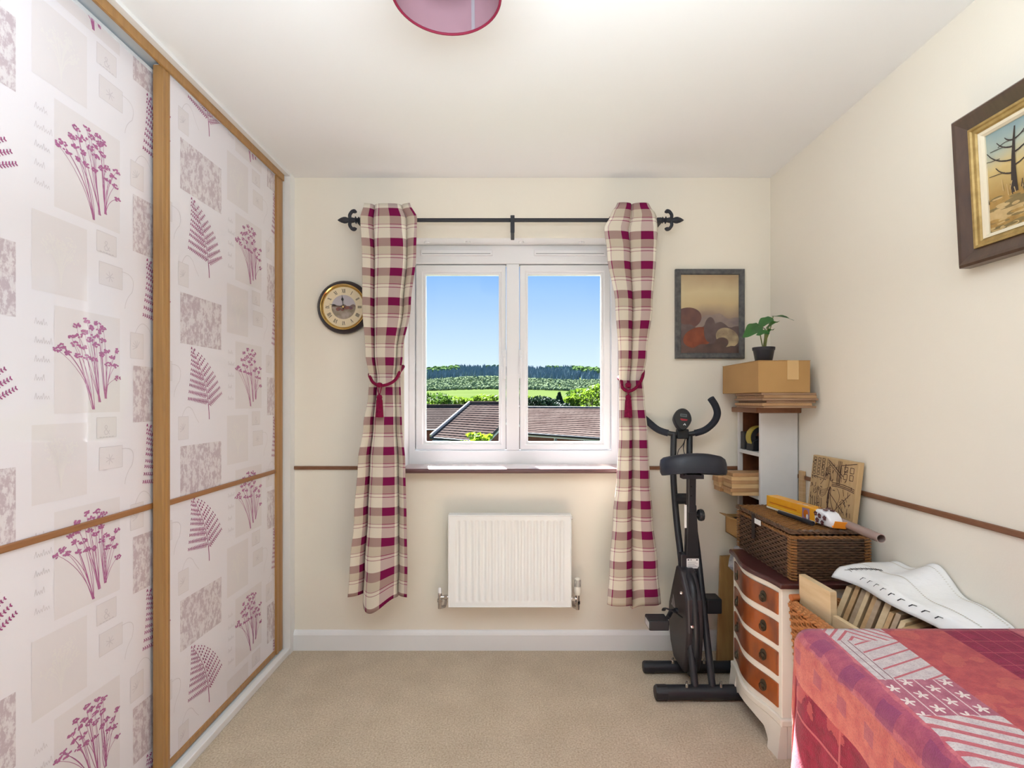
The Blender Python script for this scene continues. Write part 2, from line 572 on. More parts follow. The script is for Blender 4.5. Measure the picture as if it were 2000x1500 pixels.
def fern(fl, u0, v0, w, h):
    base, tip = (u0 + 0.62 * w, v0), (u0 + 0.06 * w, v0 + h)
    st = bez(base, (u0 + 0.60 * w, v0 + 0.55 * h), tip, 48)
    fl.line(st, [0.0042 - 0.0032 * i / 48 for i in range(49)], 0, 2)
    NP = 22
    for k in range(NP):
        t = k / (NP - 1.0)
        side = -1 if k % 2 else 1
        p = st[int(9 + 38 * t ** 0.92)]
        Lk = (w * 0.62 * (1 - t) ** 0.8 + 0.004) * (1.0 if side < 0 else 0.80)
        ang = (PI - 0.10 - 0.30 * t) if side < 0 else (0.50 + 0.45 * t)
        dx, dy = math.cos(ang), math.sin(ang)
        fl.line([p, (p[0] + dx * Lk, p[1] + dy * Lk)], [0.0020, 0.0009], 0, 2)
        m = max(2, int(Lk / 0.0088))
        for q in range(1, m + 1):
            f = q / (m + 0.2)
            c = (p[0] + dx * Lk * f, p[1] + dy * Lk * f)
            ll = 0.0098 * (1 - 0.62 * f) * (1 - 0.6 * t) + 0.0022
            for s2 in (-1, 1):
                a2 = ang + s2 * 1.05
                fl.ell(c[0] + math.cos(a2) * ll * 0.5, c[1] + math.sin(a2) * ll * 0.5, ll * 0.62, 0.0020, a2, 0, 2, 6)

def bouquet(fl, u0, v0, w, h, rnd):
    heads = [(0.03, .62), (.10, .66), (.17, .60), (.28, .70), (.22, .78), (.33, .80), (.30, .90), (.42, .84), (.45, .97),
             (.52, .90), (.50, .77), (.58, .82), (.62, .96), (.66, .88), (.72, .92), (.60, .72), (.70, .78), (.40, .68),
             (.33, .58), (.46, .57), (.58, .56), (.70, .62), (.78, .66), (.88, .60), (.95, .68), (.92, .50), (.96, .36), (.80, .52)]
    feet = [(.56, 0.0), (.66, .08), (.76, .12)]
    for i, (a, c) in enumerate(heads):
        e = (u0 + a * w, v0 + c * h)
        f = feet[0 if a < .40 else (1 if a < .62 else 2)]
        s = (u0 + (f[0] + rnd.uniform(-.02, .02)) * w, v0 + f[1] * h)
        mid = (u0 + ((f[0] * .8 + a * .2) + rnd.uniform(-.12, .06)) * w, v0 + (0.46 * c + .12) * h)
        fl.line(bez(s, mid, e, 9), [0.0021 - 0.0011 * k / 9 for k in range(10)], 1, 2)
        for k in range(12):
            r = rnd.uniform(0, 1) ** 0.5
            an = rnd.uniform(0, 2 * PI)
            fl.ell(e[0] + math.cos(an) * r * 0.0125, e[1] + math.sin(an) * r * 0.0065, 0.0042, 0.0026, rnd.uniform(-.6, .6), 1, 3, 6)

def wallpaper(fl, A0, ncol, rnd):
    for k in range(-1, ncol):
        c = A0 + 0.626 * k
        dz = -0.2685 * (k % 2)
        for r in range(-4, 3):
            z = dz + 0.537 * r
            fl.rect_(c - 0.1245, c + 0.1245, 1.464 + z, 1.642 + z, 4, 1)
            fern(fl, c - 0.075, 1.193 + z, 0.192, 0.263)
            fl.rect_(c + 0.227, c + 0.448, 1.23 + z, 1.511 + z, 2, 1)
            bouquet(fl, c + 0.229, 1.239 + z, 0.217, 0.255, rnd)
            fl.rect_(c + 0.165, c + 0.329, 1.54 + z, 1.74 + z, 2, 1)
            tx, ty = c + 0.247, 1.56 + z                       # pale tree in the stone rectangle
            for q in range(26):
                a, rr = rnd.uniform(0.15, PI - 0.15), rnd.uniform(0.03, 0.075)
                e = (tx + math.cos(a) * rr * 0.8, ty + 0.07 + math.sin(a) * rr)
                fl.line(bez((tx, ty), (tx, ty + 0.07), e, 4), 0.0016, 5, 2)
                for s in range(4):
                    fl.ell(e[0] + rnd.uniform(-.012, .012), e[1] + rnd.uniform(-.012, .012), 0.004, 0.0022, rnd.uniform(0, 3), 5, 2, 6)
            for (a, b_, c0, c1) in ((0.362, 0.434, 1.693, 1.752), (0.371, 0.458, 1.60, 1.665), (-0.135, -0.080, 1.665, 1.745)):
                fl.rect_(c + a, c + b_, c0 + z, c1 + z, 2, 1)
                pts = [(c + a, c0 + z), (c + b_, c0 + z), (c + b_, c1 + z), (c + a, c1 + z), (c + a, c0 + z)]
                fl.line(pts, 0.0012, 3, 2)
            # ampersand label
            ax, ay = c + 0.398, 1.715 + z
            amp = [(0.011, -0.013), (-0.007, 0.008), (-0.004, 0.014), (0.002, 0.012), (0.001, 0.005), (-0.009, -0.004), (-0.006, -0.013), (0.003, -0.012), (0.010, -0.001)]
            fl.line([(ax + p[0], ay + p[1]) for p in amp], 0.0024, 3, 2)
            for q in range(5):
                fl.rect_(ax - 0.026 + q * 0.011, ax - 0.018 + q * 0.011, ay - 0.021, ay - 0.0185, 3, 2)
            # flower head sketch on the tag, tag strings
            for q in range(7):
                fl.line([(c + 0.41, 1.628 + z), (c + 0.41 + 0.016 * math.cos(q * .9), 1.628 + z + 0.016 * math.sin(q * .9))], 0.0022, 3, 2)
            fl.line(bez((c + 0.455, 1.655 + z), (c + 0.52, 1.66 + z), (c + 0.497, 1.60 + z), 8) + bez((c + 0.497, 1.60 + z), (c + 0.470, 1.575 + z), (c + 0.468, 1.545 + z), 6), 0.0016, 3, 2)
            fl.line(bez((c - 0.115, 1.745 + z), (c - 0.09, 1.80 + z), (c - 0.055, 1.765 + z), 8) + bez((c - 0.055, 1.765 + z), (c - 0.04, 1.74 + z), (c - 0.02, 1.72 + z), 5), 0.0016, 3, 2)
            for q in range(6):
                fl.line([(c - 0.108, 1.70 + z), (c - 0.108 + 0.02 * math.cos(1 + q * .5), 1.70 + z + 0.022 * math.sin(1 + q * .5))], 0.0022, 3, 2)
            # column of handwritten words
            for q, ln in enumerate((0.035, 0.050, 0.042, 0.030, 0.046)):
                zz = 1.455 + z - q * 0.047
                for s in range(int(ln / 0.007)):
                    fl.line([(c + 0.172 + s * 0.007, zz), (c + 0.176 + s * 0.007, zz + 0.009 * (1 if s % 3 else 1.8)), (c + 0.179 + s * 0.007, zz)], 0.0012, 3, 2)

ward = thing('sliding_wardrobe', (-1.19, 0.9, 0), 'floor to ceiling fitted wardrobe with patterned sliding doors and oak coloured frames', 'wardrobe')
fasc = B().box(-1.150, -1.138, -0.11, 2.545, 2.353, 2.392)
obj('top_fascia', fasc, gold, ward, bevel=0.004)
obj('top_track', B().box(-1.26, -1.151, -0.11, 2.58, 2.372, 2.397), alu, ward)
obj('bottom_track', B().box(-1.26, -1.143, -0.11, 2.545, 0.0, 0.028), alu, ward)
obj('bottom_trim', B().box(-1.143, -1.115, -0.11, YB, 0.0, 0.030), gloss_white, ward, bevel=0.003)
obj('top_trim', B().box(-1.137, -1.115, -0.11, 2.552, 2.383, 2.3975), gloss_white, ward)
obj('end_panel', B().box(-1.30, -1.113, 2.5525, YB, 0.0, ZC), gloss_white, ward)

def sliding_door(xp, y0, y1, z0, z1, A0, seed, stile_l, stile_r, zr=0.922):
    rnd = random.Random(seed)
    d = obj('door', B().box(xp - 0.018, xp, y0, y1, z0, z1), paper, ward)
    pr = Flat(lambda u, v, k: Vector((xp + 0.0003 * k, u, v)), (y0 + 0.004, y1 - 0.004, z0 + 0.004, z1 - 0.004))
    wallpaper(pr, A0, 4, rnd)
    obj('wallpaper_print', pr.b, PRINT, d, recalc=False)
    for (a, b_, dx) in (stile_l, stile_r):
        s = B()
        prof = [(a, xp - 0.022), (a, xp + dx), ((a * 2 + b_) / 3, xp + dx), ((a * 1.7 + b_ * 1.3) / 3, xp + dx - 0.004), ((a + b_ * 2) / 3, xp + dx), (b_, xp + dx - 0.001), (b_, xp - 0.022)]
        s.prism(prof, lambda p, q, t: Vector((q, p, t)), z0 - 0.012, z1)
        obj('stile', s, gold, d, bevel=0.0015)
    obj('rail', B().box(xp - 0.02, xp + 0.006, y0, y1, z0 - 0.012, z0 + 0.012), gold, d, bevel=0.002)
    obj('rail', B().box(xp - 0.004, xp + 0.0075, stile_l[1], stile_r[0], zr - 0.009, zr + 0.009), gold_b, d, bevel=0.003)
    obj('rail', B().box(xp - 0.02, xp + 0.004, y0, y1, z1 - 0.006, z1 + 0.004), alu, d)
    return d
dr = sliding_door(-1.156, 1.676, 2.540, 0.046, 2.362, 1.900, 3, (1.672, 1.709, 0.011), (2.478, 2.542, 0.011))
dl = sliding_door(-1.190, 0.740, 1.730, 0.046, 2.348, 1.099, 5, (0.735, 0.772, 0.003), (1.722, 1.750, 0.003), 0.918)
obj('brush_seal', B().box(-1.190, -1.180, 1.690, 1.6925, 0.05, 2.345), mat('dark_brush_seal', (40, 36, 38), 0.9), dl)
dc = copy_tree(dr, ward)
dc.location = (0, -1.785, 0)

# ------------------------------------------------------------------ curtains
def ramp_const(n, stops):
    r = n.new('ShaderNodeValToRGB')
    r.color_ramp.interpolation = 'CONSTANT'
    el = r.color_ramp.elements
    el[0].position = 0.0; el[0].color = (*stops[0][1], 1)
    el[1].position = stops[1][0]; el[1].color = (*stops[1][1], 1)
    for p, c in stops[2:]:
        e = el.new(p); e.color = (*c, 1)
    return r
tart = bpy.data.materials.new('plum_tartan_fabric')
tart.use_nodes = True
_n, _l = nodes_of(tart)
_b = _n['Principled BSDF']; _b.inputs['Roughness'].default_value = 0.9; _b.inputs['Specular IOR Level'].default_value = 0.15
_u = _n.new('ShaderNodeUVMap'); _s = _n.new('ShaderNodeSeparateXYZ'); _l.new(_u.outputs[0], _s.inputs[0])
cr, tp, pl, pk = lin((244, 237, 222)), lin((204, 192, 172)), lin((124, 22, 74)), lin((156, 66, 104))
SETT = [(0, pl), (.27, cr), (.60, pk), (.622, cr), (.71, pk), (.732, tp)]
cols = []
for ax in ('X', 'Y'):
    fr_ = _n.new('ShaderNodeMath'); fr_.operation = 'FRACT'
    _l.new(_s.outputs[ax], fr_.inputs[0])
    r = ramp_const(_n, SETT)
    _l.new(fr_.outputs[0], r.inputs[0])
    cols.append(r)
_mx = _n.new('ShaderNodeMix'); _mx.data_type = 'RGBA'; _mx.inputs[0].default_value = 0.5
_l.new(cols[0].outputs[0], _mx.inputs[6]); _l.new(cols[1].outputs[0], _mx.inputs[7])
_l.new(_mx.outputs[2], _b.inputs['Base Color'])
_t = _n.new('ShaderNodeBsdfTranslucent'); _m = _n.new('ShaderNodeMixShader'); _m.inputs[0].default_value = 0.12
_l.new(_mx.outputs[2], _t.inputs['Color']); _l.new(_b.outputs[0], _m.inputs[1]); _l.new(_t.outputs[0], _m.inputs[2])
_l.new(_m.outputs[0], _n['Material Output'].inputs['Surface'])
_w = _n.new('ShaderNodeTexNoise'); _w.inputs['Scale'].default_value = 90; _bp = _n.new('ShaderNodeBump'); _bp.inputs['Strength'].default_value = 0.15
_l.new(_u.outputs[0], _w.inputs['Vector']); _l.new(_w.outputs['Fac'], _bp.inputs['Height']); _l.new(_bp.outputs[0], _b.inputs['Normal'])

YC = 2.474
def curtain(rows, nf, phase, hem, fabric, u_off, v_off, label):
    top = rows[0][0]
    bot = rows[-1][0]
    def rowdata(py):
        return lerp_table(rows, py)
    def shape(u, py):
        xl, xr, amp, lean = rowdata(py)
        a = 2 * PI * nf * u + phase
        K = 0.95 / (2 * PI * nf) * min(1, amp / 0.03)
        uu = u + K * (math.sin(a) - (1 - u) * math.sin(phase) - u * math.sin(2 * PI * nf + phase))
        e = min(1, 4 * u, 4 * (1 - u))
        return uu * (xr - xl) + xl, YC + lean - amp * (2 * abs(math.cos(a / 2)) ** 0.6 - 1) * (0.85 + 0.15 * math.sin(7 * u + 1))
    NU, NV = 150, 100
    # arc length along the header gives the cloth coordinate
    pts = [shape(i / NU, 640) for i in range(NU + 1)]
    pts = [(Xp(p[0], YC), p[1]) for p in pts]
    arc = [0]
    for i in range(NU):
        arc.append(arc[-1] + math.hypot(pts[i + 1][0] - pts[i][0], pts[i + 1][1] - pts[i][1]))
    tot = arc[-1]
    def fn(u, v):
        py = top + (bot - top) * v
        if v > 0.85:
            py += hem(u) * (v - 0.85) / 0.15
        px, y = shape(u, py)
        return Vector((Xp(px, YC), y, Zp(py, YC)))
    def uv(u, v):
        py = top + (bot - top) * v
        return (arc[round(u * NU)] * fabric / tot / 0.142 + u_off, (bot - py) * YC / 1000 / 0.142 + v_off)
    b = B().grid(fn, NU, NV, uvfn=uv)
    root = thing('curtain', (fn(0.5, 1).x, YC, fn(0.5, 1).z), label, 'curtain', 'tied back tartan curtains')
    o = obj('cloth', b, tart, root, smooth=180, solid=0.002, recalc=False)
    return root, shape

rows_l = [(403, 716, 804, .020, -.024), (432, 709, 818, .020, -.026), (500, 712, 816, .034, -.010), (600, 714, 807, .046, -.012), (690, 718, 790, .036, -.006),
          (742, 724, 784, .024, 0), (770, 722, 785, .026, 0), (830, 716, 790, .046, -.012), (900, 708, 798, .056, -.024), (1000, 702, 801, .062, -.026), (1100, 694, 803, .066, -.026), (1165, 690, 802, .066, -.026)]
rows_r = [(402, 1203, 1266, .020, -.024), (425, 1190, 1280, .020, -.026), (450, 1178, 1283, .024, -.020), (500, 1184, 1280, .034, -.010), (600, 1199, 1272, .046, -.012), (690, 1206, 1262, .036, -.006),
          (742, 1208, 1256, .024, 0), (780, 1208, 1259, .026, 0), (850, 1206, 1263, .046, -.012), (930, 1200, 1265, .056, -.024), (1000, 1193, 1270, .062, -.026), (1100, 1186, 1280, .066, -.026), (1178, 1181, 1287, .066, -.026)]
cur_l, shp_l = curtain(rows_l, 1.8, 0.65, lambda u: -12 + 34 * math.exp(-((u - 0.42) / 0.16) ** 2) + 8 * math.exp(-((u - .75) / .1) ** 2), 0.32, 0.81, 0.15,
                       'tall plum and cream tartan curtain beside the wall clock, tied with a rope')
cur_r, shp_r = curtain(rows_r, 1.8, -1.6, lambda u: -8 + 16 * math.exp(-((u - 0.45) / 0.13) ** 2), 0.32, 0.62, 0.70,
                       'tall plum and cream tartan curtain beside the exercise bike, tied with a rope')
ring_m = mat('antique_brass_eyelet', (150, 145, 135), 0.35, 0.8)
def eyelet(px, py, yaw, root):
    p = P(px, py, YC - 0.0)
    b = B()
    b.tube([p + Vector((math.cos(yaw) * 0.021 * math.cos(a), math.sin(yaw) * 0.021 * math.cos(a), 0.024 * math.sin(a))) for a in [2 * PI * k / 20 for k in range(20)]], 0.004, 8, closed=True)
    obj('eyelet', b, ring_m, root, smooth=60)
eyelet(797, 432, 1.0, cur_l)
eyelet(1194, 432, -1.0, cur_r)

# ------------------------------------------------------------------ curtain pole
YPL = YC + 0.010
zp = Zp(430, YPL)
pole = thing('curtain_pole', (0, YPL, zp), 'black iron curtain pole with fleur de lis finials above the window', 'curtain pole')
obj('rod', B().tube([(Xp(706, YPL), YPL, zp), (Xp(930, YPL), YPL, zp), (Xp(1286, YPL), YPL, zp)], 0.0095, 14), black_iron, pole, smooth=60)
for s, px in ((-1, 712), (1, 1283)):
    x = Xp(px, YPL)
    k = YPL / 1000.0
    fb = B()
    fb.lathe([(0.0, -0.002), (0.012, 0), (0.013, 8 * k), (0.010, 9 * k), (0.016, 11 * k), (0.010, 13 * k), (0.010, 15 * k), (0.018, 17 * k), (0.010, 19 * k), (0.012, 22 * k),
              (0.0135, 26 * k), (0.009, 29 * k), (0.010, 31 * k), (0.015, 36 * k), (0.0155, 40 * k), (0.011, 46 * k), (0.004, 51 * k), (0.0, 53 * k)],
             Matrix.Translation((x, YPL, zp)) @ Matrix.Rotation(s * PI / 2, 4, 'Y'), 18)
    fo = obj('finial', fb, black_iron, pole, smooth=50)
    for t in (-1, 1):
        pts = [(x + s * 27 * k, YPL, zp), (x + s * 29 * k, YPL, zp + t * 9 * k), (x + s * 25 * k, YPL, zp + t * 16 * k), (x + s * 20 * k, YPL, zp + t * 18 * k), (x + s * 18.5 * k, YPL, zp + t * 14.5 * k)]
        obj('scroll', B().tube(crv(pts, 5), [0.008] * 10 + [0.0085] * 6 + [0.009, .0095, .0098, .0095, .008], 10), black_iron, fo, smooth=60)
bx = Xp(1001, YPL)
br = B()
br.box(bx - 0.010, bx + 0.010, YPL - 0.013, YPL - 0.009, Zp(456, YPL), zp + 0.020)
br.box(bx - 0.010, bx + 0.010, YPL - 0.012, YPL + 0.012, zp + 0.0105, zp + 0.0165)
br.box(bx - 0.009, bx + 0.009, YPL - 0.010, YB, Zp(454, YPL) , Zp(450, YPL))
obj('bracket', br, black_iron, pole, bevel=0.002)
for px in (700, 1290):
    bx = Xp(px, YPL)
    obj('bracket', B().box(bx - 0.008, bx + 0.008, YPL + 0.008, YB, zp - 0.012, zp - 0.002), black_iron, pole, bevel=0.002)

# ------------------------------------------------------------------ rope tiebacks
rope_m = mat('crimson_rope', (142, 14, 66), 0.75, spec=.2, var=(120, (104, 8, 48), 0.5), bump=(260, 0.6, 0.004))
def tieback(name, front, tas_px, label):
    yb = YC - 0.050
    pts = [P(px, py, yb + dy) for px, py, dy in front]
    back = [pts[-1] + Vector((0.004, 0.05, 0.03)), (pts[0] + pts[-1]) / 2 + Vector((0, 0.115, 0.02)), pts[0] + Vector((-0.004, 0.05, 0.02))]
    root = thing(name, P(tas_px, 818, yb), label, 'tieback', 'rope tiebacks')
    full = crv(pts, 6)
    obj('rope', B().tube(crv(pts + back + [pts[0]], 6), 0.0075, 9), rope_m, root, smooth=60)
    p = P(tas_px, 752, yb - 0.006)
    obj('knot', B().lathe([(0.004, -0.012), (0.013, -0.006), (0.015, 0.002), (0.012, 0.009), (0.004, 0.012)], Matrix.Translation(p), 14), rope_m, root, smooth=60)
    c = B()
    q = P(tas_px, 772, yb - 0.006)
    for s in (-1, 1):
        c.tube([p + Vector((s * 0.012, 0, -0.004)), p * 0.35 + q * 0.65 + Vector((s * 0.006, -0.003, 0)), q], 0.0022, 6)
    obj('cord', c, rope_m, root, smooth=60)
    t = B()
    e = Zp(815, yb)
    n = 26
    prof = [(0.003, q.z + 0.003), (0.010, q.z - 0.001), (0.0125, q.z - 0.010), (0.0105, q.z - 0.017), (0.0135, q.z - 0.025), (0.0165, e + 0.03), (0.0185, e)]
    rings = []
    for r, z in prof:
        rings.append([Vector((q.x + (r + (0.0012 if k % 2 else -0.0008)) * math.cos(2 * PI * k / n), q.y + (r + (0.0012 if k % 2 else -0.0008)) * math.sin(2 * PI * k / n), z)) for k in range(n)])
    t.loft(rings)
    obj('tassel', t, rope_m, root)
tieback('curtain_tieback', [(722, 735, .03), (729, 747, .012), (741, 753, -.004), (757, 751, -.002), (772, 742, .01), (781, 726, .03)], 741, 'crimson rope tieback with tassel on the curtain beside the clock')
tieback('curtain_tieback', [(1214, 744, .03), (1216, 757, .008), (1227, 764, -.004), (1240, 759, -.001), (1250, 747, .012), (1256, 732, .03)], 1227, 'crimson rope tieback with tassel on the curtain beside the bike')

# ------------------------------------------------------------------ radiator
rad_m = mat('white_radiator_enamel', (240, 241, 240), 0.3)
chrome = mat('chrome', (205, 200, 200), 0.12, 1.0)
YRF = 2.492
rx0, rx1, rz0, rz1 = Xp(875, YRF), Xp(1116.5, YRF), Zp(1187, YRF), Zp(1006, YRF)
rad = thing('radiator', ((rx0 + rx1) / 2, YRF, rz0), 'white ribbed panel radiator on the wall under the window', 'radiator')
rb = B()
NR = 17
nu, zs_ = NR * 8, [0, 0.035, 0.05, 0.06, 0.07, 0.5, 0.93, 0.94, 0.95, 0.965, 1.0]
def relief(u, v):
    m = 0.045
    if u < m or u > 1 - m:
        return 0
    k = ((u - m) / (1 - 2 * m) * NR) % 1.0
    a = 0.5 - 0.5 * math.cos(2 * PI * k)
    a = min(1, max(0, (a - 0.25) / 0.5))
    e = min(1, max(0, (v - 0.05) / 0.035), max(0, (0.95 - v) / 0.03))
    return 0.008 * a * e
rb.grid(lambda u, v: Vector((rx0 + 0.004 + (rx1 - rx0 - 0.008) * u, YRF + 0.004 + relief(u, zs_[round(v * 10)]), rz0 + 0.004 + (rz1 - rz0 - 0.008) * zs_[round(v * 10)])), nu, 10)
obj('front_panel', rb, rad_m, rad, smooth=50)
sh = B()
ring(sh, rx0, rx1, rz0, rz1, rx0 + 0.006, rx1 - 0.006, rz0 + 0.006, rz1 - 0.006, YRF, YRF + 0.055)
obj('casing', sh, rad_m, rad, bevel=0.003)
obj('back_panel', B().box(rx0 + 0.01, rx1 - 0.01, YRF + 0.045, YRF + 0.05, rz0 + 0.008, rz1 - 0.008), rad_m, rad)
obj('wall_bracket', B().box(rx0 + 0.06, rx0 + 0.09, YRF + 0.05, YB, rz0 + 0.03, rz1 - 0.03), rad_m, rad)
obj('wall_bracket', B().box(rx1 - 0.09, rx1 - 0.06, YRF + 0.05, YB, rz0 + 0.03, rz1 - 0.03), rad_m, rad)
obj('bleed_valve', B().tube([(rx1, YRF + 0.03, rz1 - 0.022), (rx1 + 0.008, YRF + 0.03, rz1 - 0.022)], 0.006, 10), chrome, rad, smooth=40)
def R_(py): return Zp(py, YRF)
# lockshield valve beside the left end
vx = Xp(857.5, YRF)
yv = YRF + 0.03
vb = B()
vb.tube([(rx0 + 0.002, yv, R_(1171)), (vx, yv, R_(1171))], [0.008, 0.010], 12)
vb.tube([(rx0 - 0.006, yv, R_(1171)), (rx0 - 0.022, yv, R_(1171))], 0.013, 6)
vb.tube([(vx, yv, R_(1193)), (vx, yv, R_(1162))], 0.0095, 12)
vb.tube([(vx, yv, R_(1180)), (vx, yv, R_(1174))], 0.0135, 6)
vb.tube([(vx, yv, R_(1191)), (vx + 0.02, yv + 0.02, R_(1192)), (vx + 0.02, YB, R_(1192))], 0.008, 10)
obj('lockshield_valve', vb, chrome, rad, smooth=40)
obj('valve_cap', B().lathe([(0.009, R_(1168)), (0.0095, R_(1160)), (0.009, R_(1155)), (0.006, R_(1152.5)), (0.001, R_(1152))], Matrix.Translation((vx, yv, 0)), 16), gloss_white, rad, smooth=50)
vx = Xp(1129.5, YRF)
vb = B()
vb.tube([(rx1 - 0.002, yv, R_(1174)), (vx, yv, R_(1174))], [0.008, 0.010], 12)
vb.tube([(rx1 + 0.005, yv, R_(1174)), (rx1 + 0.020, yv, R_(1174))], 0.014, 6)
vb.tube([(vx, yv, R_(1195)), (vx, yv, R_(1166))], 0.010, 12)
vb.tube([(vx, yv, R_(1184)), (vx, yv, R_(1178))], 0.0135, 6)
vb.tube([(vx, yv, R_(1192)), (vx - 0.014, yv + 0.02, R_(1193)), (vx - 0.014, YB, R_(1193))], 0.009, 10)
obj('valve_body', vb, chrome, rad, smooth=40)
tv = B().lathe([(0.010, R_(1167)), (0.0165, R_(1164)), (0.018, R_(1158)), (0.0175, R_(1152)), (0.015, R_(1150)), (0.016, R_(1140)), (0.0145, R_(1134)), (0.008, R_(1132)), (0.001, R_(1132))], Matrix.Translation((vx, yv, 0)), 20)
tv = obj('thermostat_head', tv, mat('warm_white_plastic', (240, 236, 224), 0.35), rad, smooth=40)
for k in range(-2, 3):
    a = -PI / 2 + k * 0.5
    c = Vector((vx + 0.0155 * math.cos(a), yv + 0.0155 * math.sin(a), 0))
    obj('grip_slot', B().box(c.x - 0.0016, c.x + 0.0016, c.y - 0.0016, c.y + 0.0016, R_(1149), R_(1136)), mat('slot_grey', (110, 105, 105), 0.6), tv)

# ------------------------------------------------------------------ wall clock
cy = 2.556
cc = P(668, 598, cy)
clk = thing('wall_clock', cc, 'round wall clock with dark rim, brass ring and Roman numerals', 'clock')
MC = Matrix.Translation((cc.x, YB, cc.z)) @ Matrix.Rotation(PI / 2, 4, 'X')
s = cy / 1000
R0 = 53 * s
obj('rim', B().lathe([(R0 * .80, 0.0), (R0 * .98, 0.002), (R0, 0.012), (R0 * .98, 0.024), (R0 * .92, 0.032), (R0 * .85, 0.030), (R0 * .84, 0.02), (R0 * .5, 0.018)], MC, 48),
    mat('dark_mahogany', (44, 32, 38), 0.4, coat=0.1, var=(20, (36, 20, 24), 0.6)), clk, smooth=50)
brass = mat('polished_brass', (212, 182, 116), 0.2, 1.0)
obj('bezel', B().lathe([(R0 * .86, 0.028), (R0 * .86, 0.036), (R0 * .83, 0.040), (R0 * .79, 0.036), (R0 * .755, 0.030), (R0 * .75, 0.022), (R0 * .86, 0.022)], MC, 48, caps=False), brass, clk, smooth=50)
face = obj('dial', B().lathe([(R0 * .76, 0.018), (R0 * .76, 0.0245)], MC, 48), mat('cream_dial', (234, 218, 184), 0.45), clk)
pic_m = mat('dial_painting', (128, 118, 92), 0.5, var=(30, (176, 160, 150), 0.35, (1, 1, 1)))
fl = Flat(lambda u, v, k: Vector((cc.x + u, YB - 0.0245 - 0.0002 * k, cc.z + v)))
rp = R0 * 0.45
n = 40
fl.ell(0, 0, rp, rp, 0, 0, 1, n)
fl.poly([(rp * math.cos(a), rp * math.sin(a)) for a in [0.1 + (PI - .2) * k / 20 for k in range(21)]], 1, 2)
fl.poly([(-rp * .98, .0)] + [(rp * (-.98 + 1.96 * k / 12), rp * (0.14 + 0.10 * math.sin(k * 1.3))) for k in range(13)] + [(rp * .98, 0)], 2, 3)
for (a, b_, ra, rb_) in ((.30, -.06, .28, .13), (-.42, -.16, .22, .16), (.05, -.02, .16, .10), (.62, -.10, .16, .12), (-.08, -.22, .14, .10)):
    fl.ell(a * rp, b_ * rp, ra * rp, rb_ * rp, 0.2, 3, 4, 12)
obj('dial_picture', fl.b, [pic_m, mat('dial_sky', (190, 182, 186), 0.5), mat('dial_hill', (130, 108, 98), 0.5), mat('dial_figures', (150, 92, 70), 0.5, var=(60, (100, 80, 100), 0.4))], face, recalc=False)
ink = mat('black_ink', (42, 36, 34), 0.5)
fl = Flat(lambda u, v, k: Vector((cc.x + u, YB - 0.0247 - 0.0002 * k, cc.z + v)))
NUM = ['XII', 'I', 'II', 'III', 'IIII', 'V', 'VI', 'VII', 'VIII', 'IX', 'X', 'XI']
for h, tx in enumerate(NUM):
    a = PI / 2 - h * PI / 6
    fl = Flat(lambda u, v, k: Vector((cc.x + u, YB - 0.0247 - 0.0002 * k, cc.z + v)))
    hh = R0 * 0.15
    wd = {'I': .34, 'V': .80, 'X': .80}
    W = sum(wd[c] for c in tx) * hh * 0.62
    x = -W / 2
    rad_dir = (math.cos(a), math.sin(a)); tan = (math.sin(a), -math.cos(a))
    c0 = R0 * 0.60
    def T(p, q):
        return (rad_dir[0] * (c0 + q) + tan[0] * p, rad_dir[1] * (c0 + q) + tan[1] * p)
    for ch in tx:
        w = wd[ch] * hh * 0.62
        if ch == 'I':
            fl.line([T(x + w / 2, -hh / 2), T(x + w / 2, hh / 2)], 0.0024)
        elif ch == 'V':
            fl.line([T(x + w * .1, hh / 2), T(x + w / 2, -hh / 2)], 0.0026); fl.line([T(x + w / 2, -hh / 2), T(x + w * .9, hh / 2)], 0.0013)
        else:
            fl.line([T(x + w * .1, hh / 2), T(x + w * .9, -hh / 2)], 0.0026); fl.line([T(x + w * .1, -hh / 2), T(x + w * .9, hh / 2)], 0.0013)
        x += w
    o = obj('numeral', fl.b, ink, face, recalc=False)
    o['kind'] = 'stuff'
def hand(name, ang, L, w, y):
    f2 = Flat(lambda u, v, k: Vector((cc.x + u, YB - y, cc.z + v)))
    d = (math.cos(ang), math.sin(ang)); t_ = (-d[1], d[0])
    q = lambda a, b_: (d[0] * a + t_[0] * b_, d[1] * a + t_[1] * b_)
    f2.poly([q(-.012, w * .4), q(-.012, -w * .4), q(L * .45, -w * .3), q(L * .62, -w * 1.6), q(L * .75, -w * .5), q(L, 0), q(L * .75, w * .5), q(L * .62, w * 1.6), q(L * .45, w * .3)])
    obj(name, f2.b, ink, clk, solid=0.0012)
hand('hour_hand', PI / 2 + 0.11, R0 * 0.46, 0.0042, 0.0285)
hand('minute_hand', PI / 2 + 2 * PI * (13.2 / 60), R0 * 0.56, 0.0028, 0.0310)
obj('hand_pin', B().lathe([(0.005, 0.025), (0.005, 0.033)], MC, 14), brass, clk, smooth=40)

# ------------------------------------------------------------------ pictures
def frame_ring(name, parent, fn, w, h, prof, m):
    """mitred frame: prof of (inset, depth)"""
    b = B()
    rings = []
    for ins, dep in prof:
        rings.append([fn(ins, ins, dep), fn(w - ins, ins, dep), fn(w - ins, h - ins, dep), fn(ins, h - ins, dep)])
    np_ = len(rings)
    vs = [p for r in rings for p in r]
    fs = []
    for i in range(np_):
        j = (i + 1) % np_
        for k in range(4):
            k2 = (k + 1) % 4
            fs.append((i * 4 + k, i * 4 + k2, j * 4 + k2, j * 4 + k))
    b.add(vs, fs)
    return obj(name, b, m, parent)

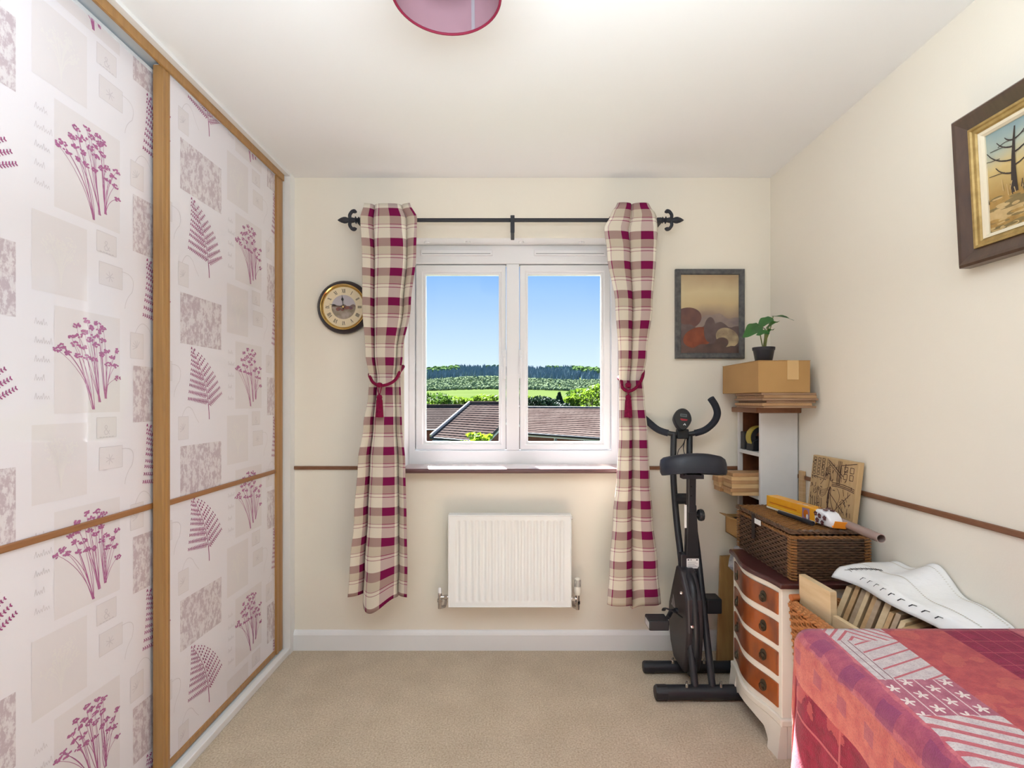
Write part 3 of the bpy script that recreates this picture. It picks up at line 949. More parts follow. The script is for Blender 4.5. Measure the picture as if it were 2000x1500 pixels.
def gradient_mat(name, stops, axis='Z', noise=0.25, scale=9, rough=0.45, coat=0.0):
    m = bpy.data.materials.new(name)
    m.use_nodes = True
    n, l = nodes_of(m)
    b = n['Principled BSDF']; b.inputs['Roughness'].default_value = rough; b.inputs['Coat Weight'].default_value = coat
    b.inputs['Coat Roughness'].default_value = 0.01
    tc = n.new('ShaderNodeTexCoord'); sp = n.new('ShaderNodeSeparateXYZ'); nz = n.new('ShaderNodeTexNoise')
    nz.inputs['Scale'].default_value = scale; nz.inputs['Detail'].default_value = 6
    ma = n.new('ShaderNodeMath'); ma.operation = 'MULTIPLY_ADD'; ma.inputs[1].default_value = noise; 
    sb_ = n.new('ShaderNodeMath'); sb_.operation = 'SUBTRACT'; sb_.inputs[1].default_value = 0.5
    rp_ = n.new('ShaderNodeValToRGB')
    el = rp_.color_ramp.elements
    el[0].position = stops[0][0]; el[0].color = (*lin(stops[0][1]), 1)
    el[1].position = stops[-1][0]; el[1].color = (*lin(stops[-1][1]), 1)
    for p, c in stops[1:-1]:
        e = el.new(p); e.color = (*lin(c), 1)
    l.new(tc.outputs['Generated'], sp.inputs[0]); l.new(tc.outputs['Object'], nz.inputs['Vector'])
    l.new(nz.outputs['Fac'], sb_.inputs[0]); l.new(sb_.outputs[0], ma.inputs[0]); l.new(sp.outputs[axis], ma.inputs[2])
    l.new(ma.outputs[0], rp_.inputs['Fac']); l.new(rp_.outputs['Color'], b.inputs['Base Color'])
    return m

# moorland picture on the window wall (plain stand-in view, same size and colours)
fx0, fx1 = Xp(1320, YB - 0.02), Xp(1455, YB - 0.02)
fz0, fz1 = Zp(700, YB - 0.02), Zp(525, YB - 0.02)
pic = thing('framed_picture', ((fx0 + fx1) / 2, YB, fz0), 'brown moorland picture in a dark frame above the exercise bike', 'picture')
frame_ring('frame', pic, lambda a, b_, d: Vector((fx0 + a, YB - d, fz0 + b_)), fx1 - fx0, fz1 - fz0,
           [(0, 0), (0, 0.018), (0.006, 0.022), (0.024, 0.020), (0.028, 0.014), (0.028, 0.0)], mat('dark_grey_frame', (66, 66, 70), 0.5, var=(40, (98, 98, 98), 0.35, (1, 1, 1)), bump=(150, .3, .003)))
ix0, ix1, iz0, iz1 = fx0 + .027, fx1 - .027, fz0 + .027, fz1 - .027
pc = obj('print', B().box(ix0, ix1, YB - 0.011, YB - 0.003, iz0, iz1),
         gradient_mat('moor_sky_print', [(0, (110, 84, 76)), (.45, (150, 128, 116)), (.62, (206, 184, 142)), (.8, (214, 196, 156)), (1, (182, 156, 122))], noise=.3, scale=6), pic)
fl = Flat(lambda u, v, k: Vector((ix0 + u * (ix1 - ix0), YB - 0.011 - 0.0002 * k, iz0 + v * (iz1 - iz0))), (0, 1, 0, 1))
rn = random.Random(4)
def ridge(v0, amp, seed, mi, layer, lo=0.0, u0=0, u1=1, n=66):
    r = random.Random(seed)
    pts = [(u0 + (u1 - u0) * k / n, v0 + amp * (math.sin((k * 22.0 / n) * .45 + seed) * .6 + math.sin((k * 22.0 / n) * 1.1 + seed * 2) * .28 + r.uniform(-.05, .05))) for k in range(n + 1)]
    for a, b_ in zip(pts, pts[1:]):
        fl.poly([(a[0], lo), (b_[0], lo), b_, a], mi, layer)
ridge(.47, .05, 2, 0, 1)
fl.ell(.10, .44, .26, .14, .1, 1, 2, 30)
ridge(.36, .05, 8, 2, 3)
fl.ell(.30, .20, .26, .13, .15, 3, 4, 30)
fl.ell(.50, .30, .10, .16, -.1, 2, 4.5, 30)
fl.ell(.80, .20, .20, .12, -.2, 4, 5, 30)
ridge(.10, .04, 3, 5, 6)
fl.ell(.70, .13, .12, .07, .1, 5, 7, 24)
obj('printed_scene', fl.b, [mat('mo_far', (130, 116, 118), .5, var=(25, (158, 140, 128), .4)), mat('mo_rust', (120, 82, 72), .5, var=(25, (98, 66, 66), .4)),
                     mat('mo_mauve', (112, 94, 92), .5, var=(25, (90, 70, 70), .4)), mat('mo_russet', (164, 84, 50), .5, var=(20, (112, 54, 40), .5)),
                     mat('mo_straw', (198, 178, 140), .5, var=(20, (130, 110, 92), .4)), mat('mo_dark', (78, 62, 60), .5, var=(20, (112, 84, 76), .4))], pc, recalc=False)
obj('glazing', B().box(ix0, ix1, YB - 0.0152, YB - 0.014, iz0, iz1), glass, pic)

# oil painting on the right wall, hung leaning forward
py0, py1 = 0.93, 1.462
pz0, pz1 = 1.640, 2.055
tilt = 0.055
def FR(a, b_, d):
    # a along -Y from the far edge, b_ up, d away from wall
    x = XR - 0.004 - d - b_ * tilt
    return Vector((x, py1 - a, pz0 + b_))
oil = thing('framed_painting', (XR, (py0 + py1) / 2, pz0), 'autumn tree landscape painting in brown and gilt frame on the right wall', 'painting')
W_, H_ = py1 - py0, pz1 - pz0
frame_ring('frame', oil, FR, W_, H_, [(0, 0), (0, 0.030), (0.006, 0.036), (0.014, 0.034), (0.040, 0.022), (0.046, 0.020), (0.046, 0.0)],
           mat('dark_brown_frame', (92, 70, 56), 0.35, coat=0.3, var=(20, (72, 54, 46), 0.6, (1, 4, 1))))
frame_ring('gilt_slip', oil, FR, W_, H_, [(0.044, 0.002), (0.044, 0.026), (0.050, 0.026), (0.053, 0.022), (0.060, 0.021), (0.063, 0.017), (0.066, 0.016), (0.066, 0.002)],
           mat('gilt', (194, 164, 104), 0.4, 0.4, var=(50, (160, 132, 76), .5)))
frame_ring('white_slip', oil, FR, W_, H_, [(0.065, 0.002), (0.065, 0.018), (0.072, 0.016), (0.076, 0.010), (0.076, 0.002)], mat('ivory_slip', (234, 222, 196), 0.5))
cb = B()
cb.add([FR(.07, .07, .006), FR(W_ - .07, .07, .006), FR(W_ - .07, H_ - .07, .006), FR(.07, H_ - .07, .006)], [(0, 1, 2, 3)])
cv = obj('canvas', cb, gradient_mat('autumn_sky_paint', [(0, (140, 112, 66)), (.35, (176, 140, 78)), (.6, (212, 186, 126)), (.82, (176, 186, 172)), (1, (140, 164, 168))], noise=.25, scale=10), oil)
fl = Flat(lambda u, v, k: FR(.07 + u * (W_ - .14), .07 + v * (H_ - .14), .006 + .00002 * k), (0, 1, 0, 1))
ridge(.38, .05, 4, 0, 1)
rn = random.Random(11)
for j, v0 in enumerate((.34, .27, .20, .13, .06)):
    ridge(v0, .030, 3 + 2 * j, 1 + j % 3, 2 + j * 14, max(0, v0 - .12), n=60)
    for k in range(26):
        u = rn.uniform(0, 1)
        fl.ell(u, v0 - rn.uniform(.0, .05), rn.uniform(.02, .05), rn.uniform(.008, .018), rn.uniform(-.15, .15), rn.choice([1, 2, 3]), 3 + j * 14 + k % 10, 12)
def tree_paint(u, v, h, lean):
    tr = bez((u, v), (u - .01, v + h * .5), (u + lean, v + h), 10)
    fl.line(tr, [.045 - .036 * k / 10 for k in range(11)], 4, 80)
    for k, (t, sd, L) in enumerate(((.35, -1, .16), (.45, 1, .22), (.55, -1, .24), (.65, 1, .2), (.72, -1, .15), (.82, 1, .12), (.88, -1, .08))):
        p = tr[int(t * 10)]
        e = (p[0] + sd * L * .75, p[1] + L * .7)
        fl.line(bez(p, (p[0] + sd * L * .5, p[1] + L * .1), e, 5), [.016, .013, .011, .009, .007, .005], 4, 81)
        fl.line(bez(((p[0] + e[0]) / 2, (p[1] + e[1]) / 2 - .02), (e[0], p[1] + L * .3), (e[0] + sd * .05, e[1] - .06), 3), .006, 4, 82)
tree_paint(.20, .33, .60, .02)
tree_paint(.55, .38, .5, -.03)
tree_paint(.82, .30, .62, .03)
for k in range(50):
    u, v = rn.uniform(0, 1), rn.uniform(.28, .40)
    fl.line([(u, v), (u + rn.uniform(-.02, .02), v + rn.uniform(.05, .12))], .006, rn.choice([3, 4]), 83)
obj('painted_scene', fl.b, [mat('oil_field', (150, 124, 72), .5, var=(30, (188, 150, 84), .5)), mat('oil_bush', (150, 114, 58), .5, var=(40, (196, 158, 92), .5)),
                     mat('oil_moss', (112, 98, 62), .5, var=(40, (150, 128, 84), .5)), mat('oil_gold', (188, 156, 104), .5, var=(40, (214, 186, 134), .5)), mat('oil_bark', (58, 48, 44), .5)], cv, recalc=False)

# ------------------------------------------------------------------ pendant lamp shade
ls = Vector((-0.154, 1.178, 2.195))
lamp_r = thing('pendant_lamp', (ls.x, ls.y, ZC), 'crimson drum lamp shade hanging from the white ceiling', 'lamp')
Rl = 0.125
shade_o = mat('crimson_shade_fabric', (142, 30, 66), 0.8, trans=0.2)
shade_i = mat('pink_grey_shade_lining', (168, 130, 140), 0.8, trans=0.2)
b = B()
b.lathe([(Rl, ls.z), (Rl * .97, ls.z + 0.15)], Matrix.Translation((ls.x, ls.y, 0)), 48, caps=False)
obj('shade', b, shade_o, lamp_r, smooth=60)
b = B()
b.lathe([(Rl - 0.0025, ls.z), (Rl * .97 - 0.0025, ls.z + 0.15)], Matrix.Translation((ls.x, ls.y, 0)), 48, caps=False)
li = obj('shade_lining', b, shade_i, lamp_r, smooth=60)
a0 = math.radians(62)
b = B()
for k in range(4):
    a1, a2 = a0 + k * .02, a0 + (k + 1) * .02
    r = Rl - 0.0035
    b.add([(ls.x + r * math.cos(a1), ls.y + r * math.sin(a1), ls.z + .002), (ls.x + r * math.cos(a2), ls.y + r * math.sin(a2), ls.z + .002),
           (ls.x + r * .97 * math.cos(a2), ls.y + r * .97 * math.sin(a2), ls.z + .15), (ls.x + r * .97 * math.cos(a1), ls.y + r * .97 * math.sin(a1), ls.z + .15)], [(0, 1, 2, 3)])
obj('seam', b, mat('grey_seam', (150, 142, 148), 0.8), li)
for zz in (ls.z, ls.z + 0.15):
    rr = Rl if zz == ls.z else Rl * .97
    obj('rim_ring', B().tube([(ls.x + (rr - .001) * math.cos(a), ls.y + (rr - .001) * math.sin(a), zz) for a in [2 * PI * k / 60 for k in range(60)]], 0.0032, 8, closed=True), mat('deep_crimson_trim', (128, 16, 52), 0.7), lamp_r, smooth=60)
b = B()
for k in range(3):
    a = k * 2 * PI / 3 + .4
    b.tube([(ls.x, ls.y, ls.z + .11), (ls.x + Rl * .97 * math.cos(a), ls.y + Rl * .97 * math.sin(a), ls.z + .149)], 0.0015, 6)
obj('spider_frame', b, gloss_white, lamp_r)
obj('lampholder', B().lathe([(0.018, ls.z + .06), (0.018, ls.z + .10), (0.012, ls.z + .125), (0.004, ls.z + .13)], Matrix.Translation((ls.x, ls.y, 0)), 16), gloss_white, lamp_r, smooth=40)
obj('bulb', B().lathe([(0.002, ls.z - .0 + .004), (0.018, ls.z + .008), (0.028, ls.z + .022), (0.028, ls.z + .034), (0.016, ls.z + .058), (0.012, ls.z + .066)], Matrix.Translation((ls.x, ls.y, 0)), 20), mat('frosted_bulb', (235, 235, 232), .3), lamp_r, smooth=60)
obj('cable', B().tube([(ls.x, ls.y, ls.z + .12), (ls.x, ls.y, ZC - .02)], 0.003, 8), gloss_white, lamp_r, smooth=60)
obj('ceiling_rose', B().lathe([(0.012, ZC - .03), (0.03, ZC - .022), (0.04, ZC - .012), (0.042, ZC)], Matrix.Translation((ls.x, ls.y, 0)), 24), gloss_white, lamp_r, smooth=50)
# ------------------------------------------------------------------ exercise bike
blk = mat('satin_black_steel', (34, 36, 42), 0.42)
blk_p = mat('black_plastic', (30, 32, 38), 0.5)
blk_f = mat('black_foam', (36, 40, 52), 0.75, bump=(300, .3, .002))
hous = mat('charcoal_housing', (46, 42, 46), 0.45)
bolt_m = mat('bright_bolt', (210, 210, 212), 0.2, 1.0)
white_s = mat('white_sticker', (232, 232, 232), 0.5)
bike = thing('exercise_bike', (0.80, 2.25, 0), 'black folding exercise bike standing between the curtain and the chest of drawers', 'exercise bike')
def bar(y, pxl, x1, r):
    x0 = Xp(pxl, y)
    o = obj('stabiliser_bar', B().tube([(x0 + .01, y, r + .004), (x1, y, r + .004)], r, 18), blk, bike, smooth=50)
    obj('end_cap', B().tube([(x0, y, r + .003), (x0 + .008, y, r + .003), (x0 + .05, y, r + .003)], [r * .95, r * 1.08, r * 1.08], 8), blk_p, o, bevel=0.003)
    obj('end_cap', B().tube([(x1, y, r + .003), (x1 + .03, y, r + .003)], r * 1.08, 8), blk_p, o, bevel=0.003)
    return o
b1 = bar(2.160, 1279, 1.02, 0.030)
b2 = bar(2.375, 1256, 1.00, 0.026)
for px, py, y in ((1341, 1352, 2.15), (1408, 1355, 2.15)):
    p = P(px, py, y); p.z = 0.062
    obj('bolt', B().lathe([(0.008, 0), (0.008, 0.012), (0.005, 0.014), (0.005, 0.022), (0.001, 0.024)], Matrix.Translation(p), 10), bolt_m, b1, smooth=40)
for px, py, y in ((1314, 1300, 2.36), (1375, 1303, 2.36)):
    p = P(px, py, y); p.z = 0.054
    obj('bolt', B().lathe([(0.008, 0), (0.008, 0.012), (0.005, 0.014), (0.005, 0.024), (0.001, 0.026)], Matrix.Translation(p), 10), bolt_m, b2, smooth=40)
LegL = [P(1316, 846, 2.53), P(1315, 925, 2.49), P(1321, 1010, 2.425), P(1330, 1088, 2.365), P(1345, 1230, 2.25), P(1358, 1352, 2.16)]
LegR = [P(1347, 846, 2.53), P(1347, 925, 2.49), P(1353, 1010, 2.425), P(1362, 1078, 2.365), P(1378, 1225, 2.25), P(1392, 1352, 2.16)]
for L in (LegL, LegR):
    L[-1].z = 0.05
    obj('frame_tube', B().tube(crv(L, 5), 0.0148, 12), blk, bike, smooth=60)
cr_ = B()
cr_.tube([P(1316, 974, 2.455), P(1350, 974, 2.455)], 0.022, 10, flat=1.2)
obj('cross_bracket', cr_, blk, bike, bevel=0.003)
# pivot block with rating label
pv = B().box(Xp(1330, 2.33), Xp(1366, 2.33), 2.33, 2.375, Zp(1118, 2.33), Zp(1082, 2.33))
pv = obj('pivot_block', pv, blk, bike, bevel=0.005)
lb = Flat(lambda u, v, k: P(1341 + u * 24, 1110 - v * 19, 2.3295 - .0002 * k))
lb.rect_(0, 1, 0, 1, 0, 1)
for k in range(5):
    lb.rect_(.1, .9 - .12 * (k % 3), .14 + k * .12, .18 + k * .12, 1, 2)
lb.rect_(.08, .22, .80, .93, 2, 2); lb.rect_(.30, .42, .80, .93, 1, 2); lb.rect_(.78, .92, .80, .93, 2, 2)
obj('rating_label', lb.b, [white_s, mat('label_grey', (150, 150, 155), .5), mat('label_dark', (70, 70, 80), .5)], pv, recalc=False)
# seat post: square sleeve and inner post
ax0, ax1 = P(1352, 1085, 2.34), P(1350, 906, 2.20)
sp = B()
def sq(p, w, d):
    return [p + Vector((-w, -d, 0)), p + Vector((w, -d, 0)), p + Vector((w, d, 0)), p + Vector((-w, d, 0))]
sp.loft([sq(P(1351, 1084, 2.335), .030, .018), sq(P(1350, 1030, 2.29), .024, .018), sq(P(1349, 985, 2.26), .020, .018)])
obj('post_sleeve', sp, blk, bike, bevel=0.004)
ip = B().loft([sq(P(1349.5, 1000, 2.262), .0165, .0165), sq(P(1350, 906, 2.215), .0165, .0165)])
ip = obj('seat_post', ip, blk, bike, bevel=0.003)
for py in (930, 950, 968):
    y = 2.215 + (py - 906) / 94 * .047 - .0168
    obj('post_hole', B().lathe([(0.004, 0), (0.004, 0.001)], Matrix.Translation(P(1350, py, y)) @ Matrix.Rotation(PI / 2, 4, 'X'), 10), mat('hole_black', (10, 10, 10), .8), ip)
rl = Flat(lambda u, v, k: P(1336.5 + u * 4.5, 1031 - v * 45, 2.24 + .02 * (1 - v)))
rl.rect_(0, 1, 0, 1)
obj('height_scale', rl.b, white_s, bike, solid=.002)
kn = B()
kc = P(1359, 1006, 2.262)
kn.tube([kc, kc + Vector((0.012, 0, 0))], 0.007, 10)
kn.lathe([(0.014, 0.008), (0.024, 0.012), (0.027, 0.022), (0.024, 0.032), (0.012, 0.036)], Matrix.Translation(kc) @ Matrix.Rotation(PI / 2, 4, 'Y'), 12)
obj('adjusting_knob', kn, blk_p, bike, smooth=40)
# saddle
scn = P(1352.5, 904, 2.205)
outl = []
for k in range(36):
    a = 2 * PI * k / 36
    c, s_ = math.cos(a), math.sin(a)
    if s_ < 0:                      # wide rear, toward the room
        x, y = 0.142 * (abs(c) ** .75) * (1 if c >= 0 else -1), 0.085 * s_
    else:                           # narrowing nose
        w = 0.142 * (1 - .68 * min(1, s_ * 1.15) ** 1.3)
        x, y = w * (abs(c) ** .6) * (1 if c >= 0 else -1), 0.17 * s_
    outl.append((x, y))
rings = []
for z, k, dy in ((-0.030, .50, 0), (-0.034, .80, 0), (-0.056, .90, 0), (-0.055, .96, 0), (-0.040, 1.0, 0), (-0.004, 1.0, 0), (0.018, .97, 0), (0.030, .88, 0), (0.036, .70, 0), (0.037, .40, 0), (0.037, .1, 0)):
    rings.append([Vector((scn.x + x * k, scn.y + y * k * .985 + z * .2, scn.z + z * .88 - y * k * .16 + 0.010 * (1 - (x / .142) ** 2) * (1 if z > -.01 else .9) - .004)) for x, y in outl])
obj('saddle', B().loft(rings), mat('black_vinyl', (32, 36, 48), 0.42, bump=(40, .15, .01)), bike, smooth=60)
cl = B()
cl.tube([scn + Vector((-.035, -.02, -.052)), scn + Vector((-.035, .10, -.05))], .006, 8)
cl.tube([scn + Vector((.035, -.02, -.052)), scn + Vector((.035, .10, -.05))], .006, 8)
cl.box(scn.x - .045, scn.x + .045, scn.y - .012, scn.y + .03, scn.z - .068, scn.z - .05)
obj('saddle_clamp', cl, mat('dark_steel', (70, 70, 76), .35, .8), bike, smooth=40)
# handlebar
hb = crv([P(1240, 800, 2.585), P(1252, 811, 2.585), P(1264, 822, 2.578), P(1285, 839, 2.555), P(1310, 847, 2.53), P(1332, 849, 2.525), P(1352, 847, 2.52), P(1376, 840, 2.50), P(1394, 825, 2.47), P(1401, 808, 2.45), P(1397, 792, 2.44), P(1388, 778, 2.435)], 5)
n_ = len(hb)
hbo = obj('handlebar', B().tube(hb[18:33], 0.0125, 12), blk, bike, smooth=60)
obj('grip', B().tube(hb[:20], 0.0165, 12), blk_f, hbo, smooth=60)
obj('grip', B().tube(hb[31:], 0.0165, 12), blk_f, hbo, smooth=60)
obj('handlebar_clamp', B().box(Xp(1322, 2.52), Xp(1344, 2.52), 2.505, 2.54, Zp(857, 2.52), Zp(838, 2.52)), blk_p, bike, bevel=.005)
# console
co = P(1332, 820, 2.50)
oc = []
for k in range(28):
    a = 2 * PI * k / 28
    x, z = 0.043 * math.cos(a), 0.055 * math.sin(a)
    if z < 0:
        x *= 1 - .30 * (-z / .055)
    oc.append((x, z))
MCo = Matrix.Translation(co) @ Matrix.Rotation(-0.22, 4, 'X') @ Matrix.Rotation(0.12, 4, 'Y')
rings = [[MCo @ Vector((x * k, d, z * k)) for x, z in oc] for d, k in ((0.028, .7), (0.022, .95), (0.0, 1.02), (-0.012, 1.0), (-0.017, .92), (-0.018, .5))]
cs = obj('console', B().loft(rings), blk_p, bike, smooth=40)
fl = Flat(lambda u, v, k: MCo @ Vector((u, -0.0182 - .0002 * k, v)))
fl.ell(0, 0, .036, .047, 0, 0, 1, 24)
fl.rect_(-.015, .017, .012, .026, 1, 2)
fl.rect_(-.012, .014, .015, .023, 4, 3)
fl.poly([(-.013, .002), (.022, .001), (.018, -.006), (-.006, -.008), (-.014, -.003)], 2, 2)
fl.poly([(0.0, -.029), (.016, -.029), (.009, -.019)], 3, 2)
fl.rect_(.0065, .010, -.029, -.025, 0, 3)
obj('console_face', fl.b, [mat('console_black', (26, 26, 30), .3), mat('lcd_grey', (104, 112, 116), .3), mat('console_red', (176, 36, 52), .5), white_s, mat('lcd_digits', (60, 66, 70), .4)], cs, recalc=False)
obj('console_cable', B().tube(crv([P(1342, 846, 2.52), P(1337, 862, 2.51), P(1335, 878, 2.52), P(1340, 896, 2.52), P(1345, 915, 2.50)], 5), .0022, 6), blk_p, bike, smooth=60)
obj('console_cable', B().tube(crv([P(1341, 850, 2.52), P(1334, 868, 2.53), P(1325, 880, 2.52), P(1323, 895, 2.51)], 5), .0018, 6), blk_p, bike, smooth=60)
# flywheel housing
hx0, hx1 = 0.748, 0.822
hp = [(2.215, 0.40), (2.30, 0.50), (2.36, 0.51), (2.42, 0.40), (2.47, 0.30), (2.485, 0.22), (2.45, 0.12), (2.40, 0.062), (2.26, 0.062), (2.225, 0.14), (2.205, 0.26)]
ho = obj('flywheel_housing', B().prism(hp, lambda p, q, t: Vector((t, p, q)), hx0, hx1), hous, bike, bevel=.012, seg=3)
fl = Flat(lambda u, v, k: Vector((hx0 - .0002 * k, 2.40 - u, 0.30 + v)))
fl.poly([(-.03, -.0), (.035, 0.0), (.004, .062)], 0, 1)
fl.poly([(-.010, 0), (-.002, 0), (-.018, .026), (-.023, .017)], 1, 2)
fl.poly([(.012, 0), (.020, 0), (-.002, .05), (-.007, .04)], 1, 2)
obj('housing_emblem', fl.b, [mat('emblem_grey', (170, 166, 168), .5), hous], ho, recalc=False)
fs_ = B().tube(crv([Vector((hx0 + .037, 2.36, .50)), Vector((hx0 + .037, 2.25, .45)), Vector((hx0 + .037, 2.205, .28)), Vector((hx0 + .037, 2.22, .12)), Vector((hx0 + .037, 2.27, .055))], 6), .016, 10)
obj('front_tube', fs_, blk, bike, smooth=60)
for p in (P(1331, 1158, 2.245), P(1352, 1224, 2.19)):
    obj('bolt', B().lathe([(0.007, -0.004), (0.007, 0.004), (0.002, 0.006)], Matrix.Translation(p) @ Matrix.Rotation(PI / 2, 4, 'X'), 8), bolt_m, bike, smooth=40)
ck = P(1322, 1196, 2.30)
cb = B()
cb.tube([Vector((hx0 - .004, 2.32, ck.z)), Vector((hx0 - .02, 2.32, ck.z))], .012, 12)
cb.tube([Vector((hx0 - .016, 2.32, ck.z)), Vector((hx0 - .04, 2.30, ck.z + .005)), P(1304, 1206, 2.25)], [.010, .010, .009], 10)
obj('crank_arm', cb, blk, bike, smooth=50)
cb = B()
cb.tube([Vector((hx1 + .004, 2.32, ck.z)), Vector((hx1 + .022, 2.33, ck.z)), P(1376, 1184, 2.40)], [.010, .010, .009], 10)
obj('crank_arm', cb, blk, bike, smooth=50)
def pedal(px0, px1, py0, py1, y, cap):
    b = B().box(Xp(px0, y), Xp(px1, y), y - .035, y + .045, Zp(py1, y), Zp(py0, y))
    p = obj('pedal', b, blk_p, bike, bevel=.006)
    if cap:
        obj('pedal_reflector', B().box(Xp(px0, y) - .001, Xp(px0, y) + .005, y - .03, y + .03, Zp(py1, y) + .008, Zp(py0, y) - .008), mat('reflector_grey', (190, 190, 195), .25), p, bevel=.002)
    return p
pedal(1264, 1303, 1206, 1226, 2.26, True)
pedal(1376, 1405, 1165, 1194, 2.42, False)
st = crv([P(1296, 1192, 2.22), P(1300, 1188, 2.20), P(1318, 1196, 2.21), P(1330, 1205, 2.25)], 4)
obj('pedal_strap', B().tube(st, .009, 8, flat=.4), blk_p, bike, smooth=60)

# ------------------------------------------------------------------ chest of drawers
ivory = mat('ivory_paint', (232, 226, 214), 0.45)
maho = mat('dark_mahogany_top', (84, 44, 42), 0.28, coat=.4, var=(5, (60, 28, 30), .7, (12, 1, 12)))
waln = mat('yew_veneer', (84, 38, 24), 0.3, coat=.5, coat_rough=.08, var=(5, (164, 84, 30), .36, (2, 2.2, 1.2)))
CY0, CY1, CXF, CXB = 1.812, 2.212, 0.950, 1.290
def xf(y, off=0.0):
    t = min(1, max(0, (y - CY0) / (CY1 - CY0)))
    return CXF - 0.034 * (0.5 - 0.5 * math.cos(2 * PI * t)) - off
chest = thing('chest_of_drawers', (1.11, 2.0, 0), 'small serpentine chest of four yew drawers with ivory frame and dark top', 'chest of drawers')
NY = 24
ys = [CY0 + (CY1 - CY0) * k / NY for k in range(NY + 1)]
poly = [(xf(y), y) for y in ys] + [(CXB, CY1), (CXB, CY0)]
obj('carcass', B().prism(poly, lambda p, q, t: Vector((p, q, t)), 0.118, 0.600), ivory, chest, bevel=.002)
poly = [(xf(y, .010), y) for y in [CY0 - .010] + ys + [CY1 + .010]] + [(CXB + .005, CY1 + .010), (CXB + .005, CY0 - .010)]
obj('base_moulding', B().prism(poly, lambda p, q, t: Vector((p, q, t)), 0.112, 0.140), ivory, chest, bevel=.006)
poly = [(xf(y, .014), y) for y in [CY0 - .016] + ys + [CY1 + .016]] + [(CXB + .008, CY1 + .016), (CXB + .008, CY0 - .016)]
obj('top', B().prism(poly, lambda p, q, t: Vector((p, q, t)), 0.600, 0.620), maho, chest, bevel=.006, seg=3)
def zlow(t):
    # bracket feet at both ends, shaped apron between
    e = min(t, 1 - t)
    if e < .14:
        return 0.0
    if e < .24:
        s_ = (e - .14) / .10
        return .062 * (s_ * s_ * (3 - 2 * s_))
    return .062 + .018 * math.sin((e - .24) / .26 * PI / 2)
ap = B()
N2 = 60
vs, fs = [], []
for k in range(N2 + 1):
    t = k / N2
    y = CY0 - .008 + (CY1 - CY0 + .016) * t
    fx = xf(y, .008)
    zl = zlow(t)
    flare = -.012 if zl < .005 else 0
    vs += [(fx, y, .113), (fx + flare, y, zl), (fx + .022, y, zl), (fx + .022, y, .113)]
for k in range(N2):
    a, c = k * 4, k * 4 + 4
    fs += [(a + i, a + (i + 1) % 4, c + (i + 1) % 4, c + i) for i in range(4)]
fs += [(0, 1, 2, 3), (N2 * 4, N2 * 4 + 1, N2 * 4 + 2, N2 * 4 + 3)]
ap.add(vs, fs)
obj('apron', ap, ivory, chest)
for yy in (CY0 - .006, CY1 - .012):
    vs, fs = [], []
    for k in range(N2 + 1):
        t = k / N2
        x = CXF + .016 + (CXB - CXF - .024) * t
        zl = zlow(t * .36 if t < .5 else 1 - (1 - t) * .36) if abs(t - .5) > .12 else .062
        vs += [(x, yy, .113), (x, yy, zl), (x, yy + .02, zl), (x, yy + .02, .113)]
    for k in range(N2):
        a, c = k * 4, k * 4 + 4
        fs += [(a + i, a + (i + 1) % 4, c + (i + 1) % 4, c + i) for i in range(4)]
    fs += [(0, 1, 2, 3), (N2 * 4, N2 * 4 + 1, N2 * 4 + 2, N2 * 4 + 3)]
    b = B(); b.add(vs, fs)
    obj('side_apron', b, ivory, chest)
bronze = mat('aged_brass', (92, 84, 70), 0.35, 0.85)
for (z1, z0) in ((.577, .497), (.470, .387), (.363, .278), (.250, .165)):
    b = B()
    ya, yb_ = CY0 + .020, CY1 - .018
    vs, fs = [], []
    for k in range(NY + 1):
        y = ya + (yb_ - ya) * k / NY
        vs += [(xf(y, .005), y, z0), (xf(y, .005), y, z1), (xf(y, -.004), y, z1), (xf(y, -.004), y, z0)]
    for k in range(NY):
        a, c = k * 4, k * 4 + 4
        fs += [(a + i, a + (i + 1) % 4, c + (i + 1) % 4, c + i) for i in range(4)]
    fs += [(0, 1, 2, 3), (NY * 4, NY * 4 + 1, NY * 4 + 2, NY * 4 + 3)]
    b.add(vs, fs)
    d = obj('drawer', b, waln, chest, bevel=.002)
    for y in (1.905, 2.135):
        zc = (z0 + z1) / 2
        x = xf(y, .005)
        sl = (xf(y + .01) - xf(y - .01)) / .02
        M = Matrix.Translation((x, y, zc)) @ Matrix.Rotation(-math.atan(sl), 4, 'Z') @ Matrix.Rotation(-PI / 2, 4, 'Y')
        h = B().lathe([(.0165, 0), (.0165, .0015), (.013, .003), (.006, .0035), (.005, .008), (.002, .010)], M @ Matrix.Diagonal((1.25, 1, 1, 1)), 20)
        ho_ = obj('handle', h, bronze, d, smooth=40)
        rr = B().tube([M @ Vector((-.012 * 1.1 * math.cos(a) - .006, .0135 * math.sin(a), .0075)) for a in [2 * PI * k / 20 for k in range(20)]], .0018, 6, closed=True)
        # the ring stays a mesh under the drawer as its own pull
        obj('ring_pull', rr, bronze, d, smooth=60)

